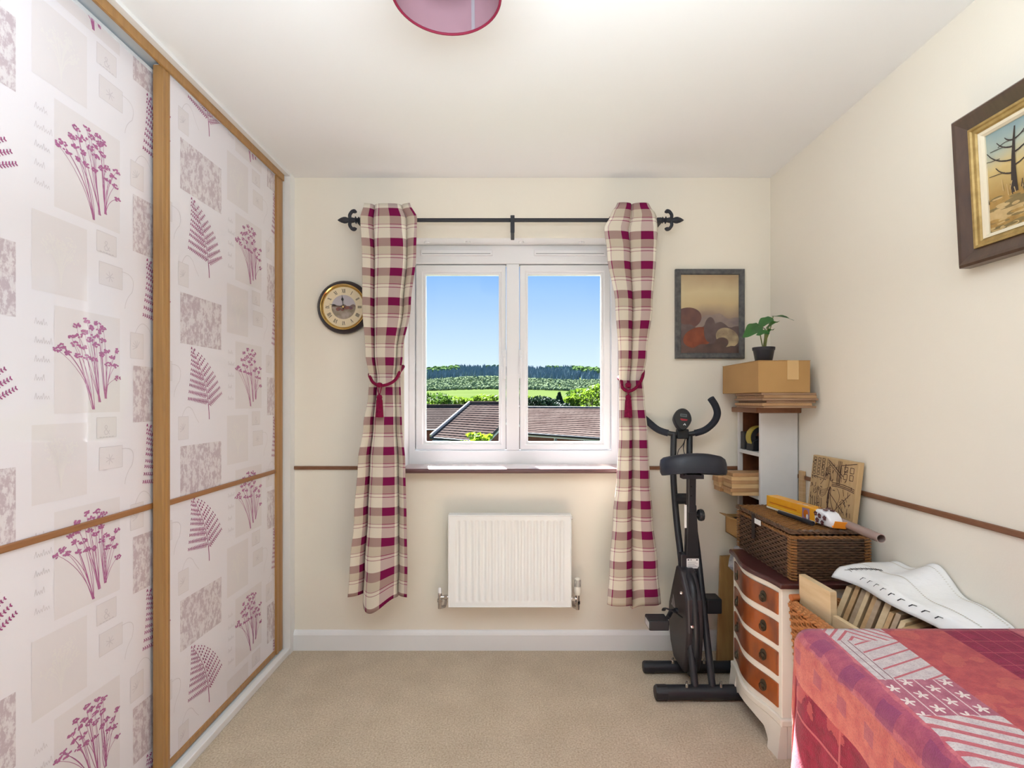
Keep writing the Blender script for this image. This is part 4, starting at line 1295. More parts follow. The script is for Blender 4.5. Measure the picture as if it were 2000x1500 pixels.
# ------------------------------------------------------------------ corner shelf unit
shelf_w = mat('white_chalk_paint', (226, 224, 222), 0.6, var=(9, (214, 212, 212), .6))
shelf_b = mat('brown_shelf_wood', (120, 72, 44), 0.5, var=(5, (88, 48, 30), .6, (8, 1, 8)))
top_b = mat('walnut_shelf_top', (150, 104, 76), 0.5, var=(5, (124, 80, 56), .6, (8, 1, 8)))
BX0, BX1, BY0, BY1, BZ = 1.128, 1.300, 2.340, 2.580, 1.208
bc = thing('corner_shelf_unit', ((BX0 + BX1) / 2, (BY0 + BY1) / 2, 0), 'narrow white shelf unit with brown top standing in the room corner', 'shelf unit')
obj('side_panel', B().box(BX0, BX1, BY0, BY0 + .016, 0, BZ, 0), shelf_w, bc, bevel=.002)
obj('side_panel', B().box(BX0, BX1, BY1 - .016, BY1, 0, BZ, 0), shelf_w, bc, bevel=.002)
obj('back_panel', B().box(BX1 - .008, BX1 - .001, BY0 + .016, BY1 - .016, 0, BZ), shelf_b, bc)
obj('inner_lining', B().box(BX0 + .02, BX1 - .008, BY1 - .020, BY1 - .0162, 0.03, BZ), shelf_b, bc)
obj('top', B().box(BX0 - .026, XR - .002, BY0 - .020, BY1 + .010, BZ, BZ + .024), top_b, bc, bevel=.003)
for z in (1.006, .806, .606, .40, .06):
    obj('shelf', B().box(BX0, BX1 - .008, BY0 + .016, BY1 - .020, z, z + .018), shelf_w, bc, bevel=.002)

pale_wood = mat('pale_plywood', (214, 182, 138), 0.6, var=(7, (190, 150, 102), .6, (1, 1, 14)))
grey_wood = mat('weathered_board', (170, 138, 108), 0.6, var=(7, (134, 100, 76), .6, (1, 1, 14)))
dark_edge = mat('toned_board', (196, 158, 116), 0.6, var=(9, (160, 116, 76), .6, (1, 14, 1)))

def board(name, x0, x1, y0, y1, z0, z1, m, label, group, rot=0):
    b = B()
    M = Rz(rot, ((x0 + x1) / 2, (y0 + y1) / 2, 0))
    hx, hy = (x1 - x0) / 2, (y1 - y0) / 2
    b.box(-hx, hx, -hy, hy, z0, z1, M=M)
    o = obj(name, b, m, bevel=.0015)
    return tag(o, label, 'board', group)
rn = random.Random(2)
ORD = ['bottom', 'second', 'third', 'fourth', 'fifth', 'sixth', 'seventh', 'eighth']
z = .8245
TH = [.017, .016, .020, .015, .018, .016]
for k, t in enumerate(TH):
    nm = 'topmost' if k == len(TH) - 1 else (ORD[k] + (' lowest' if 0 < k else 'most' if False else ''))
    lab = {0: 'pale board lying lowest in the stack poking out of the white shelf unit', len(TH) - 1: 'pale board lying topmost in the stack poking out of the white shelf unit'}.get(
        k, 'pale board, %s from the bottom of the stack poking out of the shelf unit' % ORD[k])
    board('wood_board', 1.000 + rn.uniform(0, .012), 1.284, 2.364, 2.462 + rn.uniform(-.004, .008), z, z + t, [pale_wood, dark_edge][k % 2], lab, 'boards in the shelf unit', rn.uniform(-.015, .015))
    z += t + .0004
z = .8245
for k in range(4):
    t = .022
    lab = {0: 'narrow pale board lying lowest in the far row of the shelf stack', 3: 'narrow pale board lying topmost in the far row of the shelf stack'}.get(
        k, 'narrow pale board, %s from the bottom in the far row of the shelf stack' % ORD[k])
    board('wood_board', .99 + rn.uniform(0, .02), 1.284, 2.478, 2.552, z, z + t, [dark_edge, pale_wood][k % 2], lab, 'boards in the shelf unit')
    z += t + .0004
# things on the upper shelf
tb = B().box(1.132, 1.162, 2.515, 2.555, 1.0245, 1.112)
tag(obj('speaker_box', tb, mat('black_box', (38, 38, 46), .5), bevel=.004), 'small black box on the upper shelf of the white unit', 'box')
tape = thing('tape_dispenser', (1.21, 2.42, 1.0245), 'black tape dispenser with a yellow roll on the upper shelf', 'tape dispenser')
MT = Matrix.Translation((1.182, 2.462, 1.088)) @ Matrix.Rotation(PI / 2, 4, 'X')
obj('body', B().prism([(1.132, 1.0245), (1.27, 1.0245), (1.27, 1.05), (1.23, 1.09), (1.18, 1.092), (1.136, 1.07)], lambda p, q, t: Vector((p, t, q)), 2.430, 2.495), mat('tape_black', (24, 25, 32), .5), tape, bevel=.004)
obj('tape_roll', B().lathe([(.030, -.022), (.056, -.022), (.056, .022), (.030, .022)], MT @ Matrix.Translation((0, 0, 0)), 32, caps=False), mat('tape_yellow', (176, 158, 60), .35), tape, smooth=40)
obj('roll_side', B().lathe([(.030, .0225), (.052, .0225), (.052, .026), (.030, .026)], MT, 32, caps=False), mat('tape_black', (24, 25, 32), .5), tape, smooth=40)
tag(obj('wood_offcut', B().box(1.16, 1.26, 2.363, 2.378, 1.0245, 1.034), pale_wood), 'thin wood offcut lying on the upper shelf in front of the tape', 'board')
# open carton and wrapped thing poking out lower down
kraft = mat('kraft_cardboard', (186, 146, 92), 0.7, var=(5, (170, 130, 78), .6))
ct = thing('open_carton', (1.07, 2.42, .6245), 'small open cardboard carton poking out behind the wicker hamper', 'carton')
cx0, cx1, cya, cyb, cz0, cz1 = 1.035, 1.24, 2.362, 2.50, .6245, .712
for nm, q in (('base', (cx0, cx1, cya, cyb, cz0, cz0 + .004)), ('wall', (cx0, cx0 + .004, cya, cyb, cz0, cz1)), ('wall', (cx1 - .004, cx1, cya, cyb, cz0, cz1)),
              ('wall', (cx0, cx1, cya, cya + .004, cz0, cz1)), ('wall', (cx0, cx1, cyb - .004, cyb, cz0, cz1))):
    obj(nm, B().box(*q), kraft, ct)
b = B(); b.add([(cx0, cya, cz1), (cx0, cyb, cz1), (cx0 - .03, cyb, cz1 + .006), (cx0 - .03, cya + .01, cz1 + .006)], [(0, 1, 2, 3)])
obj('flap', b, kraft, ct, solid=.003)
tag(obj('dark_pouch', B().box(cx0 + .006, cx1 - .006, cya + .006, cyb - .006, cz0 + .0045, cz1 - .012), mat('dark_fill', (34, 30, 34), .7), bevel=.01), 'dark folded pouch inside the small open carton', 'pouch')
wrap_m = mat('crumpled_clear_wrap', (176, 176, 180), 0.15, spec=.8, var=(26, (120, 118, 124), .4))
def blob(c, r, seed, n=18, m=12, rough=.2):
    rn_ = random.Random(seed)
    rings = []
    ph = [rn_.uniform(0, 6) for _ in range(8)]
    for j in range(m + 1):
        t = PI * (j + .02) / (m + .04)
        ring_ = []
        for k in range(n):
            a = 2 * PI * k / n
            d = 1 + rough * (math.sin(3 * a + ph[0] + 2 * t) * .4 + math.sin(5 * a + ph[1] - 3 * t) * .35 + math.sin(7 * t + ph[2] + a) * .4 + rn_.uniform(-.35, .35))
            ring_.append(Vector((c[0] + r[0] * d * math.sin(t) * math.cos(a), c[1] + r[1] * d * math.sin(t) * math.sin(a), c[2] - r[2] * math.cos(t) * (1 + rough * .3 * math.sin(4 * a + ph[3])))))
        rings.append(ring_)
    return B().loft(rings)
tag(obj('wrapped_bundle', blob((1.092, 2.41, .506), (.070, .042, .087), 3), wrap_m, origin=(1.092, 2.41, .419)), 'crumpled clear plastic wrapped bundle behind the chest of drawers', 'bundle')

# boards, cardboard box and plant on top of the unit
z = BZ + .0245
rn = random.Random(5)
TH = [.009, .012, .010, .009, .013, .010]
for k, t in enumerate(TH):
    lab = {0: 'flat brown board lying lowest under the cardboard box', len(TH) - 1: 'flat brown board lying directly under the cardboard box, topmost of its stack'}.get(
        k, 'flat brown board, %s from the bottom of the stack under the cardboard box' % ORD[k])
    dx = [.01, .0, .03, -.005, .015, .0][k]
    board('flat_board', 1.055 + dx * .6, 1.288 - dx * .3 + [.0, -.02, .004, .0, .006, .0][k], 2.165 + rn.uniform(0, .012), 2.44, z, z + t, [grey_wood, dark_edge, grey_wood][k % 3], lab, 'boards under the cardboard box', .0 + rn.uniform(-.01, .01))
    z += t + .0004
zb0 = z + .0006
cbx = thing('cardboard_box', (1.16, 2.36, zb0), 'closed shallow cardboard box on the flat boards, holding up the potted plant', 'box')
Mb = Rz(-.008, (1.152, 2.365, 0))
bt = zb0 + .137
obj('carton_body', B().box(-.110, .110, -.19, .19, zb0, bt - .002, M=Mb), kraft, cbx, bevel=.002)
obj('lid_flap', B().box(-.111, -.001, -.191, .191, bt - .002, bt, M=Mb), kraft, cbx)
obj('lid_flap', B().box(.001, .111, -.191, .191, bt - .002, bt, M=Mb), kraft, cbx)
tape_m = mat('clear_parcel_tape', (204, 168, 116), 0.2, spec=.7)
obj('parcel_tape', B().box(-.024, .024, -.1925, .1925, bt, bt + .0006, M=Mb), tape_m, cbx)
obj('parcel_tape', B().box(.012, .060, -.1915, -.1905, zb0 + .055, bt, M=Mb), tape_m, cbx)
pp = Vector((1.105, 2.262, bt + .0008))
pot = thing('potted_plant', pp, 'small green leafy plant in a black plastic pot on the cardboard box', 'plant')
obj('pot', B().lathe([(.034, pp.z), (.0345, pp.z + .001), (.043, pp.z + .050), (.0455, pp.z + .050), (.0465, pp.z + .063), (.043, pp.z + .063), (.041, pp.z + .054)], Matrix.Translation((pp.x, pp.y, 0)), 28), mat('black_pot', (30, 30, 38), .45), pot, smooth=40)
obj('soil', B().lathe([(.041, pp.z + .050), (.041, pp.z + .055)], Matrix.Translation((pp.x, pp.y, 0)), 20), mat('dark_soil', (52, 40, 32), .9, bump=(80, 1, .01)), pot)
leaf_m = mat('glossy_green_leaf', (58, 120, 52), 0.35, spec=.6, var=(14, (40, 92, 44), .5), trans=.15)
stem_m = mat('green_stem', (120, 130, 70), .5)
def leaf(base, tip, width, droop, roll=0.0, fold=.15):
    base, tip = Vector(base), Vector(tip)
    d = tip - base
    side = d.cross(Vector((0, -.5, 1))).normalized()
    nrm = side.cross(d).normalized()
    side = (side * math.cos(roll) + nrm * math.sin(roll)).normalized()
    nrm = side.cross(d).normalized()
    nu, nv = 6, 12
    def fn(u, v):
        w = width * (math.sin(PI * min(1, v * 1.02) ** .62) ** .9) * (1 if v < .98 else .2)
        s_ = (u - .5) * 2
        return base + d * v + side * (s_ * w * .5) + nrm * (abs(s_) * w * fold - droop * v * v * d.length) + Vector((0, 0, -.012 * math.sin(3 * PI * v) * abs(s_) * .3)) - d * (.10 * abs(s_) if v < .15 else 0)
    return B().grid(fn, nu, nv)
YPt = 2.26
LV = [((1480, 641), (1452, 655), 52, .1, .5, 2.24), ((1505, 622), (1478, 640), 42, .1, .3, 2.27), ((1499, 641), (1522, 624), 44, .1, .7, 2.22),
      ((1510, 618), (1553, 618), 34, .2, .2, 2.28), ((1499, 648), (1477, 652), 30, .1, .4, 2.20), ((1496, 652), (1512, 640), 26, .1, .8, 2.25), ((1494, 642), (1478, 636), 24, .1, .2, 2.3)]
for k, (b0, t0, w, dr_, rl_, y) in enumerate(LV):
    bs = P(b0[0], b0[1], y); tp_ = P(t0[0], t0[1], y - .02)
    if k == 0:
        bs, tp_ = P(1482, 637, 2.25), P(1452, 656, 2.20)
    st_ = obj('stem', B().tube(crv([pp + Vector((random.uniform(-.012, .012), random.uniform(-.01, .01), .05)), (pp + Vector((0, 0, .06))) * .45 + bs * .55 + Vector((.0, 0, -.012)), bs], 5), .0022, 6), stem_m, pot, smooth=60)
    obj('leaf', leaf(bs, tp_, w * .00115, dr_, rl_), leaf_m, pot, smooth=180)

# ------------------------------------------------------------------ plank behind the chest, lath beside the unit
pk = B()
lo, hi = Vector((1.020, 2.47, 0)), Vector((1.075, 2.564, .49))
pk.add([lo + Vector((-.045, -.02, 0)), lo + Vector((.045, .0, 0)), lo + Vector((.045, .018, 0)), lo + Vector((-.045, -.002, 0)),
        hi + Vector((-.045, -.02, 0)), hi + Vector((.045, .0, 0)), hi + Vector((.045, .018, 0)), hi + Vector((-.045, -.002, 0))],
       [(0, 1, 2, 3), (4, 5, 6, 7), (0, 1, 5, 4), (1, 2, 6, 5), (2, 3, 7, 6), (3, 0, 4, 7)])
tag(obj('leaning_plank', pk, mat('oak_plank', (186, 146, 92), .5, var=(6, (160, 118, 70), .6, (8, 8, .8))), bevel=.002), 'light oak plank leaning on the wall between bike and chest of drawers', 'plank')
tag(obj('wooden_lath', B().box(1.2905, 1.3045, 2.285, 2.318, 0.0, Zp(920, 2.30)), pale_wood, bevel=.001), 'slim upright wooden lath between shelf unit and right wall', 'lath')

# ------------------------------------------------------------------ wicker hamper on the chest
wick = mat('dark_brown_wicker', (112, 82, 58), 0.42, spec=.5, var=(60, (56, 39, 32), .7))
wick_l = mat('golden_wicker', (168, 118, 66), 0.45, var=(60, (104, 66, 38), .8))
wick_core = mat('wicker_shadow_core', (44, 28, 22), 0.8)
def weave(b, a, d, L, z0, z1, rows, sp_, nrm, r, amp, mi=0):
    """wavy strands along d from a, rows up z, in front of and behind stakes every sp_"""
    d = Vector(d).normalized(); nrm = Vector(nrm).normalized(); a = Vector(a)
    n = max(2, int(round(L / sp_)))
    for i in range(rows):
        z = z0 + (z1 - z0) * (i + .5) / rows
        pts = []
        for k in range(n * 2 + 1):
            s_ = k / (n * 2) * L
            off = amp * math.cos(PI * k / 2 + PI * (i % 2))
            p = a + d * s_ + nrm * off
            pts.append(Vector((p.x, p.y, z)))
        b.tube(pts, r, 4, mi=mi, flat=.9)
HX0, HX1, HY0, HY1, HZ0, HZ1 = .992, 1.270, 1.828, 2.262, .6205, .778
ham = thing('wicker_hamper', ((HX0 + HX1) / 2, (HY0 + HY1) / 2, HZ0), 'dark brown wicker hamper with a lid on the chest of drawers', 'hamper')
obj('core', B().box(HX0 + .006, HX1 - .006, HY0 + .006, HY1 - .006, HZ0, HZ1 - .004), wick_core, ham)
b = B()
rows = 17
weave(b, (HX0 + .004, HY0 + .002, 0), (1, 0, 0), HX1 - HX0 - .008, HZ0, HZ1 - .006, rows, .020, (0, -1, 0), .0048, .0036)
weave(b, (HX0 + .002, HY0 + .004, 0), (0, 1, 0), HY1 - HY0 - .008, HZ0, HZ1 - .006, rows, .020, (-1, 0, 0), .0048, .0036)
weave(b, (HX0 + .004, HY1 - .002, 0), (1, 0, 0), HX1 - HX0 - .008, HZ0, HZ1 - .006, rows, .020, (0, 1, 0), .0048, .0036)
weave(b, (HX1 - .002, HY0 + .004, 0), (0, 1, 0), HY1 - HY0 - .008, HZ0, HZ1 - .006, rows, .020, (1, 0, 0), .0048, .0036)
o = obj('woven_body', b, wick, ham, smooth=60); o['kind'] = 'stuff'
for (x, y) in ((HX0 + .002, HY0 + .002), (HX0 + .002, HY1 - .002), (HX1 - .002, HY0 + .002), (HX1 - .002, HY1 - .002)):
    b = B()
    for i in range(15):
        zz = HZ0 + .006 + i * (HZ1 - HZ0 - .010) / 14
        sx = 1 if x > 1.1 else -1
        sy = 1 if y > 2.0 else -1
        b.tube([(x - sx * .016, y + sy * .003, zz - .003), (x + sx * .004, y + sy * .005, zz), (x + sx * .004, y - sy * .016, zz + .003)], .0042, 5)
    o = obj('corner_binding', b, wick_l, ham, smooth=60); o['kind'] = 'stuff'
def braid(pts, r, m, parent, name='rim'):
    b = B()
    pts = [Vector(p) for p in pts]
    dense = []
    for p, q in zip(pts, pts[1:]):
        n = max(2, int((q - p).length / .006))
        dense += [p.lerp(q, k / n) for k in range(n)]
    dense.append(pts[-1])
    for s in range(2):
        b.tube([p + Vector((math.cos(k * .9 + s * PI) * r * .35, math.cos(k * .9 + s * PI) * r * .35, math.sin(k * .9 + s * PI) * r * .6)) for k, p in enumerate(dense)], r * .7, 5)
    return obj(name, b, m, parent, smooth=60)
braid([(HX0, HY0, HZ1 - .002), (HX1, HY0, HZ1 - .002), (HX1, HY1, HZ1 - .002), (HX0, HY1, HZ1 - .002), (HX0, HY0, HZ1 - .002)], .006, wick_l, ham)
# lid
LZ = HZ1 + .010
lb = B().box(HX0 - .004, HX1 + .004, HY0 - .004, HY1 + .004, LZ, LZ + .010)
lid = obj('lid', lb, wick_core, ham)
b = B()
nrow = 46
for i in range(nrow):
    y = HY0 + (HY1 - HY0) * (i + .5) / nrow
    pts = []
    n = 22
    for k in range(n + 1):
        x = HX0 - .002 + (HX1 - HX0 + .004) * k / n
        pts.append(Vector((x, y, LZ + .0115 + .0028 * math.cos(PI * k / 1.0 + PI * (i % 2)))))
    b.tube(pts, .0046, 4, flat=.8)
o = obj('lid_weave', b, wick_l, lid, smooth=60); o['kind'] = 'stuff'
braid([(HX0 - .004, HY0 - .004, LZ + .008), (HX1 + .004, HY0 - .004, LZ + .008), (HX1 + .004, HY1 + .004, LZ + .008), (HX0 - .004, HY1 + .004, LZ + .008), (HX0 - .004, HY0 - .004, LZ + .008)], .0075, wick, lid, 'lid_rim')
obj('strap', B().box(HX0 - .012, HX0 - .008, 2.085, 2.110, .70, LZ + .012), mat('dark_leather', (38, 32, 32), .5), ham, bevel=.001)
obj('paper_tag', B().box(HX0 - .011, HX0 - .009, 2.035, 2.085, LZ - .022, LZ - .002), white_s, ham)
LT = LZ + .0195                                                  # top of the lid weave

# things lying on the lid
def oriented_box(b, p, q, w, h, mi=0):
    p, q = Vector(p), Vector(q)
    d = (q - p); L = d.length; a = math.atan2(d.y, d.x)
    M = Matrix.Translation(p) @ Matrix.Rotation(a, 4, 'Z')
    b.box(0, L, -w / 2, w / 2, 0, h, mi, M)
    return M, L
ob = B()
Mo, Lo = oriented_box(ob, (1.108, 2.195, LT), (1.146, 1.905, LT), .042, .044)
carton = thing('orange_carton', (1.125, 2.05, LT), 'long orange and yellow cardboard carton lying on the wicker hamper', 'carton')
ob2 = B(); oriented_box(ob2, (1.108, 2.195, LT), (1.146, 1.905, LT), .050, .052)
obj('carton_body', ob2, mat('orange_yellow_print', (240, 158, 36), .35, var=(16, (250, 186, 40), .4, (1, 1, 1))), carton, bevel=.001)
fl = Flat(lambda u, v, k: Mo @ Vector((u, -.0252 - .0002 * k, v * 1.3)))
fl.rect_(.0, Lo, .0, .006, 2, 1)
fl.rect_(.01, .215, .009, .014, 1, 1)
fl.rect_(.02, .19, .019, .022, 0, 1)
fl.rect_(.222, .262, .004, .036, 3, 2)
fl.ell(.242, .020, .014, .012, .4, 0, 3, 10)
fl.ell(.25, .012, .006, .008, 0, 4, 4, 8)
obj('printed_side', fl.b, [mat('print_dark_orange', (208, 112, 26), .35), mat('print_gold', (250, 200, 60), .35), mat('print_cream', (236, 226, 206), .5), mat('print_violet', (152, 120, 150), .4), mat('print_white', (238, 236, 236), .4)], carton, recalc=False)
fl = Flat(lambda u, v, k: Mo @ Vector((u, v, .0522 + .0002 * k)))
for k, (u, v) in enumerate(((.185, -.008), (.20, .004), (.215, -.004), (.23, .006))):
    fl.ell(u, v, .012, .005, .6, k % 2, 1, 10)
obj('printed_top', fl.b, [mat('print_white', (238, 236, 236), .4), mat('print_violet', (152, 120, 150), .4)], carton, recalc=False)
# spotted paper parcel with an orange flap
pc0 = Vector((1.150, 1.868, LT + .0))
parcel = thing('spotted_parcel', (1.155, 1.87, LT), 'white paper parcel with dark brown spots lying at the end of the orange carton', 'parcel')
def ring_at(y, x, w, h, jig):
    n = 16
    out = []
    for k in range(n):
        a = 2 * PI * k / n
        c, s_ = math.cos(a), math.sin(a)
        cx = math.copysign(abs(c) ** .45, c); cz = math.copysign(abs(s_) ** .45, s_)
        out.append(Vector((x + cx * w / 2 + jig * math.sin(3 * a + y * 50), y, LT + .0005 + h / 2 + cz * h / 2)))
    return out
rings = [ring_at(1.904, 1.146, .052, .054, 0), ring_at(1.893, 1.147, .056, .057, .001), ring_at(1.872, 1.149, .058, .056, .0015), ring_at(1.852, 1.152, .054, .050, .002), ring_at(1.836, 1.155, .050, .036, .002), ring_at(1.826, 1.157, .042, .022, .001)]
spot = mat('spotted_paper', (236, 234, 238), .45)
pb = obj('paper_wrap', B().loft(rings), spot, parcel, smooth=60)
fl = Flat(lambda u, v, k: Vector((1.144 + u, 1.902 - v, LT)))
b = B()
brown = mat('dark_brown_spot', (84, 38, 44), .45)
centre = mat('spot_centre', (214, 160, 150), .45)
def spot_at(c, nrm, r, seed):
    nrm = Vector(nrm).normalized()
    s_ = nrm.orthogonal().normalized(); t_ = nrm.cross(s_)
    rn_ = random.Random(seed)
    n = 20
    b.add([c + nrm * .0022 + s_ * math.cos(2 * PI * k / n) * r * (1 + .16 * math.cos(5 * 2 * PI * k / n)) + t_ * math.sin(2 * PI * k / n) * r * (1 + .16 * math.cos(5 * 2 * PI * k / n)) for k in range(n)], [tuple(range(n))], 0)
    for q in range(4):
        cc_ = c + nrm * .0028 + s_ * rn_.uniform(-.5, .5) * r + t_ * rn_.uniform(-.5, .5) * r
        b.add([cc_ + s_ * math.cos(2 * PI * k / 6) * r * .14 + t_ * math.sin(2 * PI * k / 6) * r * .14 for k in range(6)], [tuple(range(6))], 1)
h_ = .046
for k, (x, y, z_, nr) in enumerate(((1.1195, 1.895, .040, (-1, -.1, 0)), (1.1190, 1.884, .018, (-1, -.1, 0)), (1.1198, 1.872, .036, (-1, -.1, 0)), (1.1250, 1.850, .032, (-1, -.15, 0)), (1.1230, 1.860, .013, (-1, -.1, 0)),
                                    (1.136, 1.893, .0570, (0, 0, 1)), (1.156, 1.882, .0568, (0, 0, 1)), (1.138, 1.868, .0556, (0, -.1, 1)), (1.160, 1.862, .0540, (0, -.2, 1)), (1.168, 1.896, .0565, (0, 0, 1)))):
    spot_at(Vector((x, y, LT + z_)), nr, .0088, k)
obj('printed_spots', b, [brown, centre], pb, recalc=False)
of_ = B()
Mf = Matrix.Translation((1.158, 1.822, LT + .0205)) @ Matrix.Rotation(.5, 4, 'X') @ Matrix.Rotation(-.15, 4, 'Z')
of_.box(-.022, .022, -.014, .010, -.014, -.011, 0, Mf)
of_.box(-.022, .022, -.014, -.011, -.014, .016, 0, Mf)
obj('orange_flap', of_, mat('orange_flap_card', (232, 142, 30), .4), parcel, bevel=.001)
tag(obj('dark_baton', B().tube([(1.068, 2.06, LT + .0085), (1.090, 1.865, LT + .0085)], [.0075, .0085], 12), mat('baton_black', (34, 34, 42), .4), smooth=50), 'dark thin baton lying beside the orange carton on the hamper', 'baton')
tbx = B()
t0, t1 = Vector((1.208, 2.10, LT + .0165)), Vector((1.172, 1.632, LT + .0165))
dd = (t1 - t0).normalized()
MT2 = Matrix.Translation(t0) @ dd.to_track_quat('Z', 'Y').to_matrix().to_4x4()
Lt = (t1 - t0).length
tbx.lathe([(.0145, 0), (.0145, Lt), (.0125, Lt), (.0125, 0), (.0145, 0)], MT2, 24, caps=False)
tag(obj('cardboard_tube', tbx, mat('shiny_brown_tube', (172, 150, 144), .25, metal=.2, coat=.4), smooth=40), 'shiny brown open tube sticking out over the hamper edge', 'tube')

# line-burnt wooden plaque leaning on the right wall
PLw, PLh = .290, .226
def PLQ(u, v, d):
    # u from far to near, v up, d out from wall
    return Vector((1.2705 + .026 * v / PLh - d, 2.180 - u, LT + .0006 + v))
plq = thing('burnt_plaque', (1.27, 2.03, LT), 'wooden plaque with a dark burnt line drawing leaning on the right wall', 'plaque')
b = B()
b.add([PLQ(u, v, d) for d in (0, -.0) for u, v in ((0, 0), (PLw, 0), (PLw, PLh), (0, PLh))] if False else
      [PLQ(0, 0, .020), PLQ(PLw, 0, .020), PLQ(PLw, PLh, .020), PLQ(0, PLh, .020), PLQ(0, 0, 0), PLQ(PLw, 0, 0), PLQ(PLw, PLh, 0), PLQ(0, PLh, 0)],
      [(0, 1, 2, 3), (4, 7, 6, 5), (0, 4, 5, 1), (1, 5, 6, 2), (2, 6, 7, 3), (3, 7, 4, 0)])
pbk = obj('panel', b, mat('plaque_wood', (208, 178, 134), .55, var=(6, (188, 154, 108), .6, (1, 8, 1))), plq, bevel=.002)
fl = Flat(lambda u, v, k: PLQ(u * PLw, v * PLh, .0202 + .0002 * k), (0.01, .99, .01, .99))
rn = random.Random(9)
def rectl(u0, u1, v0, v1, w=.008):
    fl.line([(u0, v0), (u1, v0), (u1, v1), (u0, v1), (u0, v0)], w)
for r in range(5):                                       # house with windows, far side
    for c in range(3):
        rectl(.04 + c * .10, .10 + c * .10, .66 + r * .065, .705 + r * .065, .010)
fl.line([(.02, .63), (.36, .60), (.36, .98)], .010)
for k in range(9):                                       # timbering behind
    fl.line([(.40 + k * .035, .95 - k * .01), (.42 + k * .035, .62)], .006)
fl.line([(.38, .96), (.72, .72)], .014); fl.line([(.38, .92), (.70, .68)], .010)
fl.line([(.66, .60), (.66, .90), (.97, .97)], .012)
for c in range(2):
    for r in range(2):
        rectl(.73 + c * .12, .80 + c * .12, .68 + r * .12, .77 + r * .12, .010)
for v in (.52, .545, .575):                              # balcony rail
    fl.line(bez((.50, v), (.75, v + .03), (.97, v - .03), 8), .012)
fl.line(bez((.36, .75), (.34, .60), (.25, .50), 6), .010); fl.line(bez((.44, .78), (.46, .60), (.42, .42), 6), .010)
for k in range(5):
    fl.line(bez((.20 + k * .012, .46 - k * .03), (.30, .36 - k * .03), (.44 - k * .01, .48 - k * .03), 8), .007)
fl.line(bez((.22, .44), (.18, .30), (.24, .10), 6), .012); fl.line(bez((.44, .44), (.52, .25), (.42, .05), 6), .012)
fl.line(bez((.50, .48), (.46, .30), (.60, .10), 6), .012); fl.line([(.46, .40), (.80, .12)], .012); fl.line([(.62, .12), (.90, .46)], .010)
fl.line(bez((.62, .50), (.74, .40), (.66, .24), 6), .008)
for k in range(14):
    u = rn.uniform(.70, .97); v = rn.uniform(.05, .48)
    fl.line([(u, v), (u + rn.uniform(-.05, .05), v + rn.uniform(.04, .12))], .009)
for k in range(10):
    u = rn.uniform(.02, .22); v = rn.uniform(.30, .60)
    fl.line([(u, v), (u + rn.uniform(-.03, .05), v + rn.uniform(.02, .08))], .011)
for k in range(46):
    u, v = rn.uniform(.02, .95), rn.uniform(.03, .93)
    if .30 < u < .62 and .10 < v < .60 and rn.random() < .7:
        continue
    a = rn.choice([0, PI / 2, PI / 2, rn.uniform(0, PI)])
    L_ = rn.uniform(.03, .10)
    fl.line([(u, v), (u + L_ * math.cos(a) * .8, v + L_ * math.sin(a))], .013)
for k in range(4):
    fl.line([(.60 + k * .022, .55), (.60 + k * .022, .97)], .010)
    fl.line(bez((.30 + .03 * k, .62), (.33 + .02 * k, .80), (.44, .88 - .04 * k), 6), .010)
fl.line(bez((.48, .50), (.40, .28), (.50, .02), 6), .030)
fl.line(bez((.36, .66), (.44, .82), (.47, .60), 6), .016)
for k in range(6):
    fl.line(bez((.05 + .05 * k, .26), (.08 + .05 * k, .14), (.06 + .05 * k, .03), 4), .012)
obj('burnt_lines', fl.b, mat('burnt_brown_line', (70, 44, 34), .6), pbk, recalc=False)

# ------------------------------------------------------------------ wicker basket of boards
honey = mat('honey_wicker', (196, 134, 80), 0.5, var=(50, (140, 86, 46), .8))
KX0, KX1, KY0, KY1, KZ = .960, 1.288, 1.335, 1.775, .560
bas = thing('wicker_basket', ((KX0 + KX1) / 2, (KY0 + KY1) / 2, 0), 'honey coloured wicker log basket full of boards between chest and red throw', 'basket')
b = B()
rows = 46
weave(b, (KX0, KY0, 0), (0, 1, 0), KY1 - KY0, .01, KZ, rows, .03, (-1, 0, 0), .0062, .005)
weave(b, (KX1, KY0, 0), (0, 1, 0), KY1 - KY0, .01, KZ, rows, .03, (1, 0, 0), .0062, .005)
weave(b, (KX0, KY0, 0), (1, 0, 0), KX1 - KX0, .01, KZ, rows, .03, (0, -1, 0), .0062, .005)
weave(b, (KX0, KY1, 0), (1, 0, 0), KX1 - KX0, .01, KZ, rows, .03, (0, 1, 0), .0062, .005)
b.v = [(x + (.05 * (1 - z / KZ) if x < 1.0 else 0), y, z) for x, y, z in b.v]
o = obj('woven_side', b, honey, bas, smooth=60); o['kind'] = 'stuff'
b = B()
for k in range(28):
    t = k / 27
    for (x, y) in ((KX0, KY0 + (KY1 - KY0) * t), (KX1, KY0 + (KY1 - KY0) * t)):
        b.tube([(x, y, 0.0), (x, y, KZ)], .004, 5)
b.v = [(x + (.05 * (1 - z / KZ) if x < 1.0 else 0), y, z) for x, y, z in b.v]
o = obj('stake', b, honey, bas); o['kind'] = 'stuff'
obj('base', B().box(KX0 + .055, KX1 - .008, KY0 + .008, KY1 - .008, .0, .40), honey, bas)
for k in range(3):
    braid([(KX0 + .004 * k - .004, KY0, KZ + .006 * k), (KX0 + .004 * k - .004, KY1, KZ + .006 * k), (KX1, KY1, KZ + .006 * k), (KX1, KY0, KZ + .006 * k), (KX0 + .004 * k - .004, KY0, KZ + .006 * k)], .007, honey, bas)
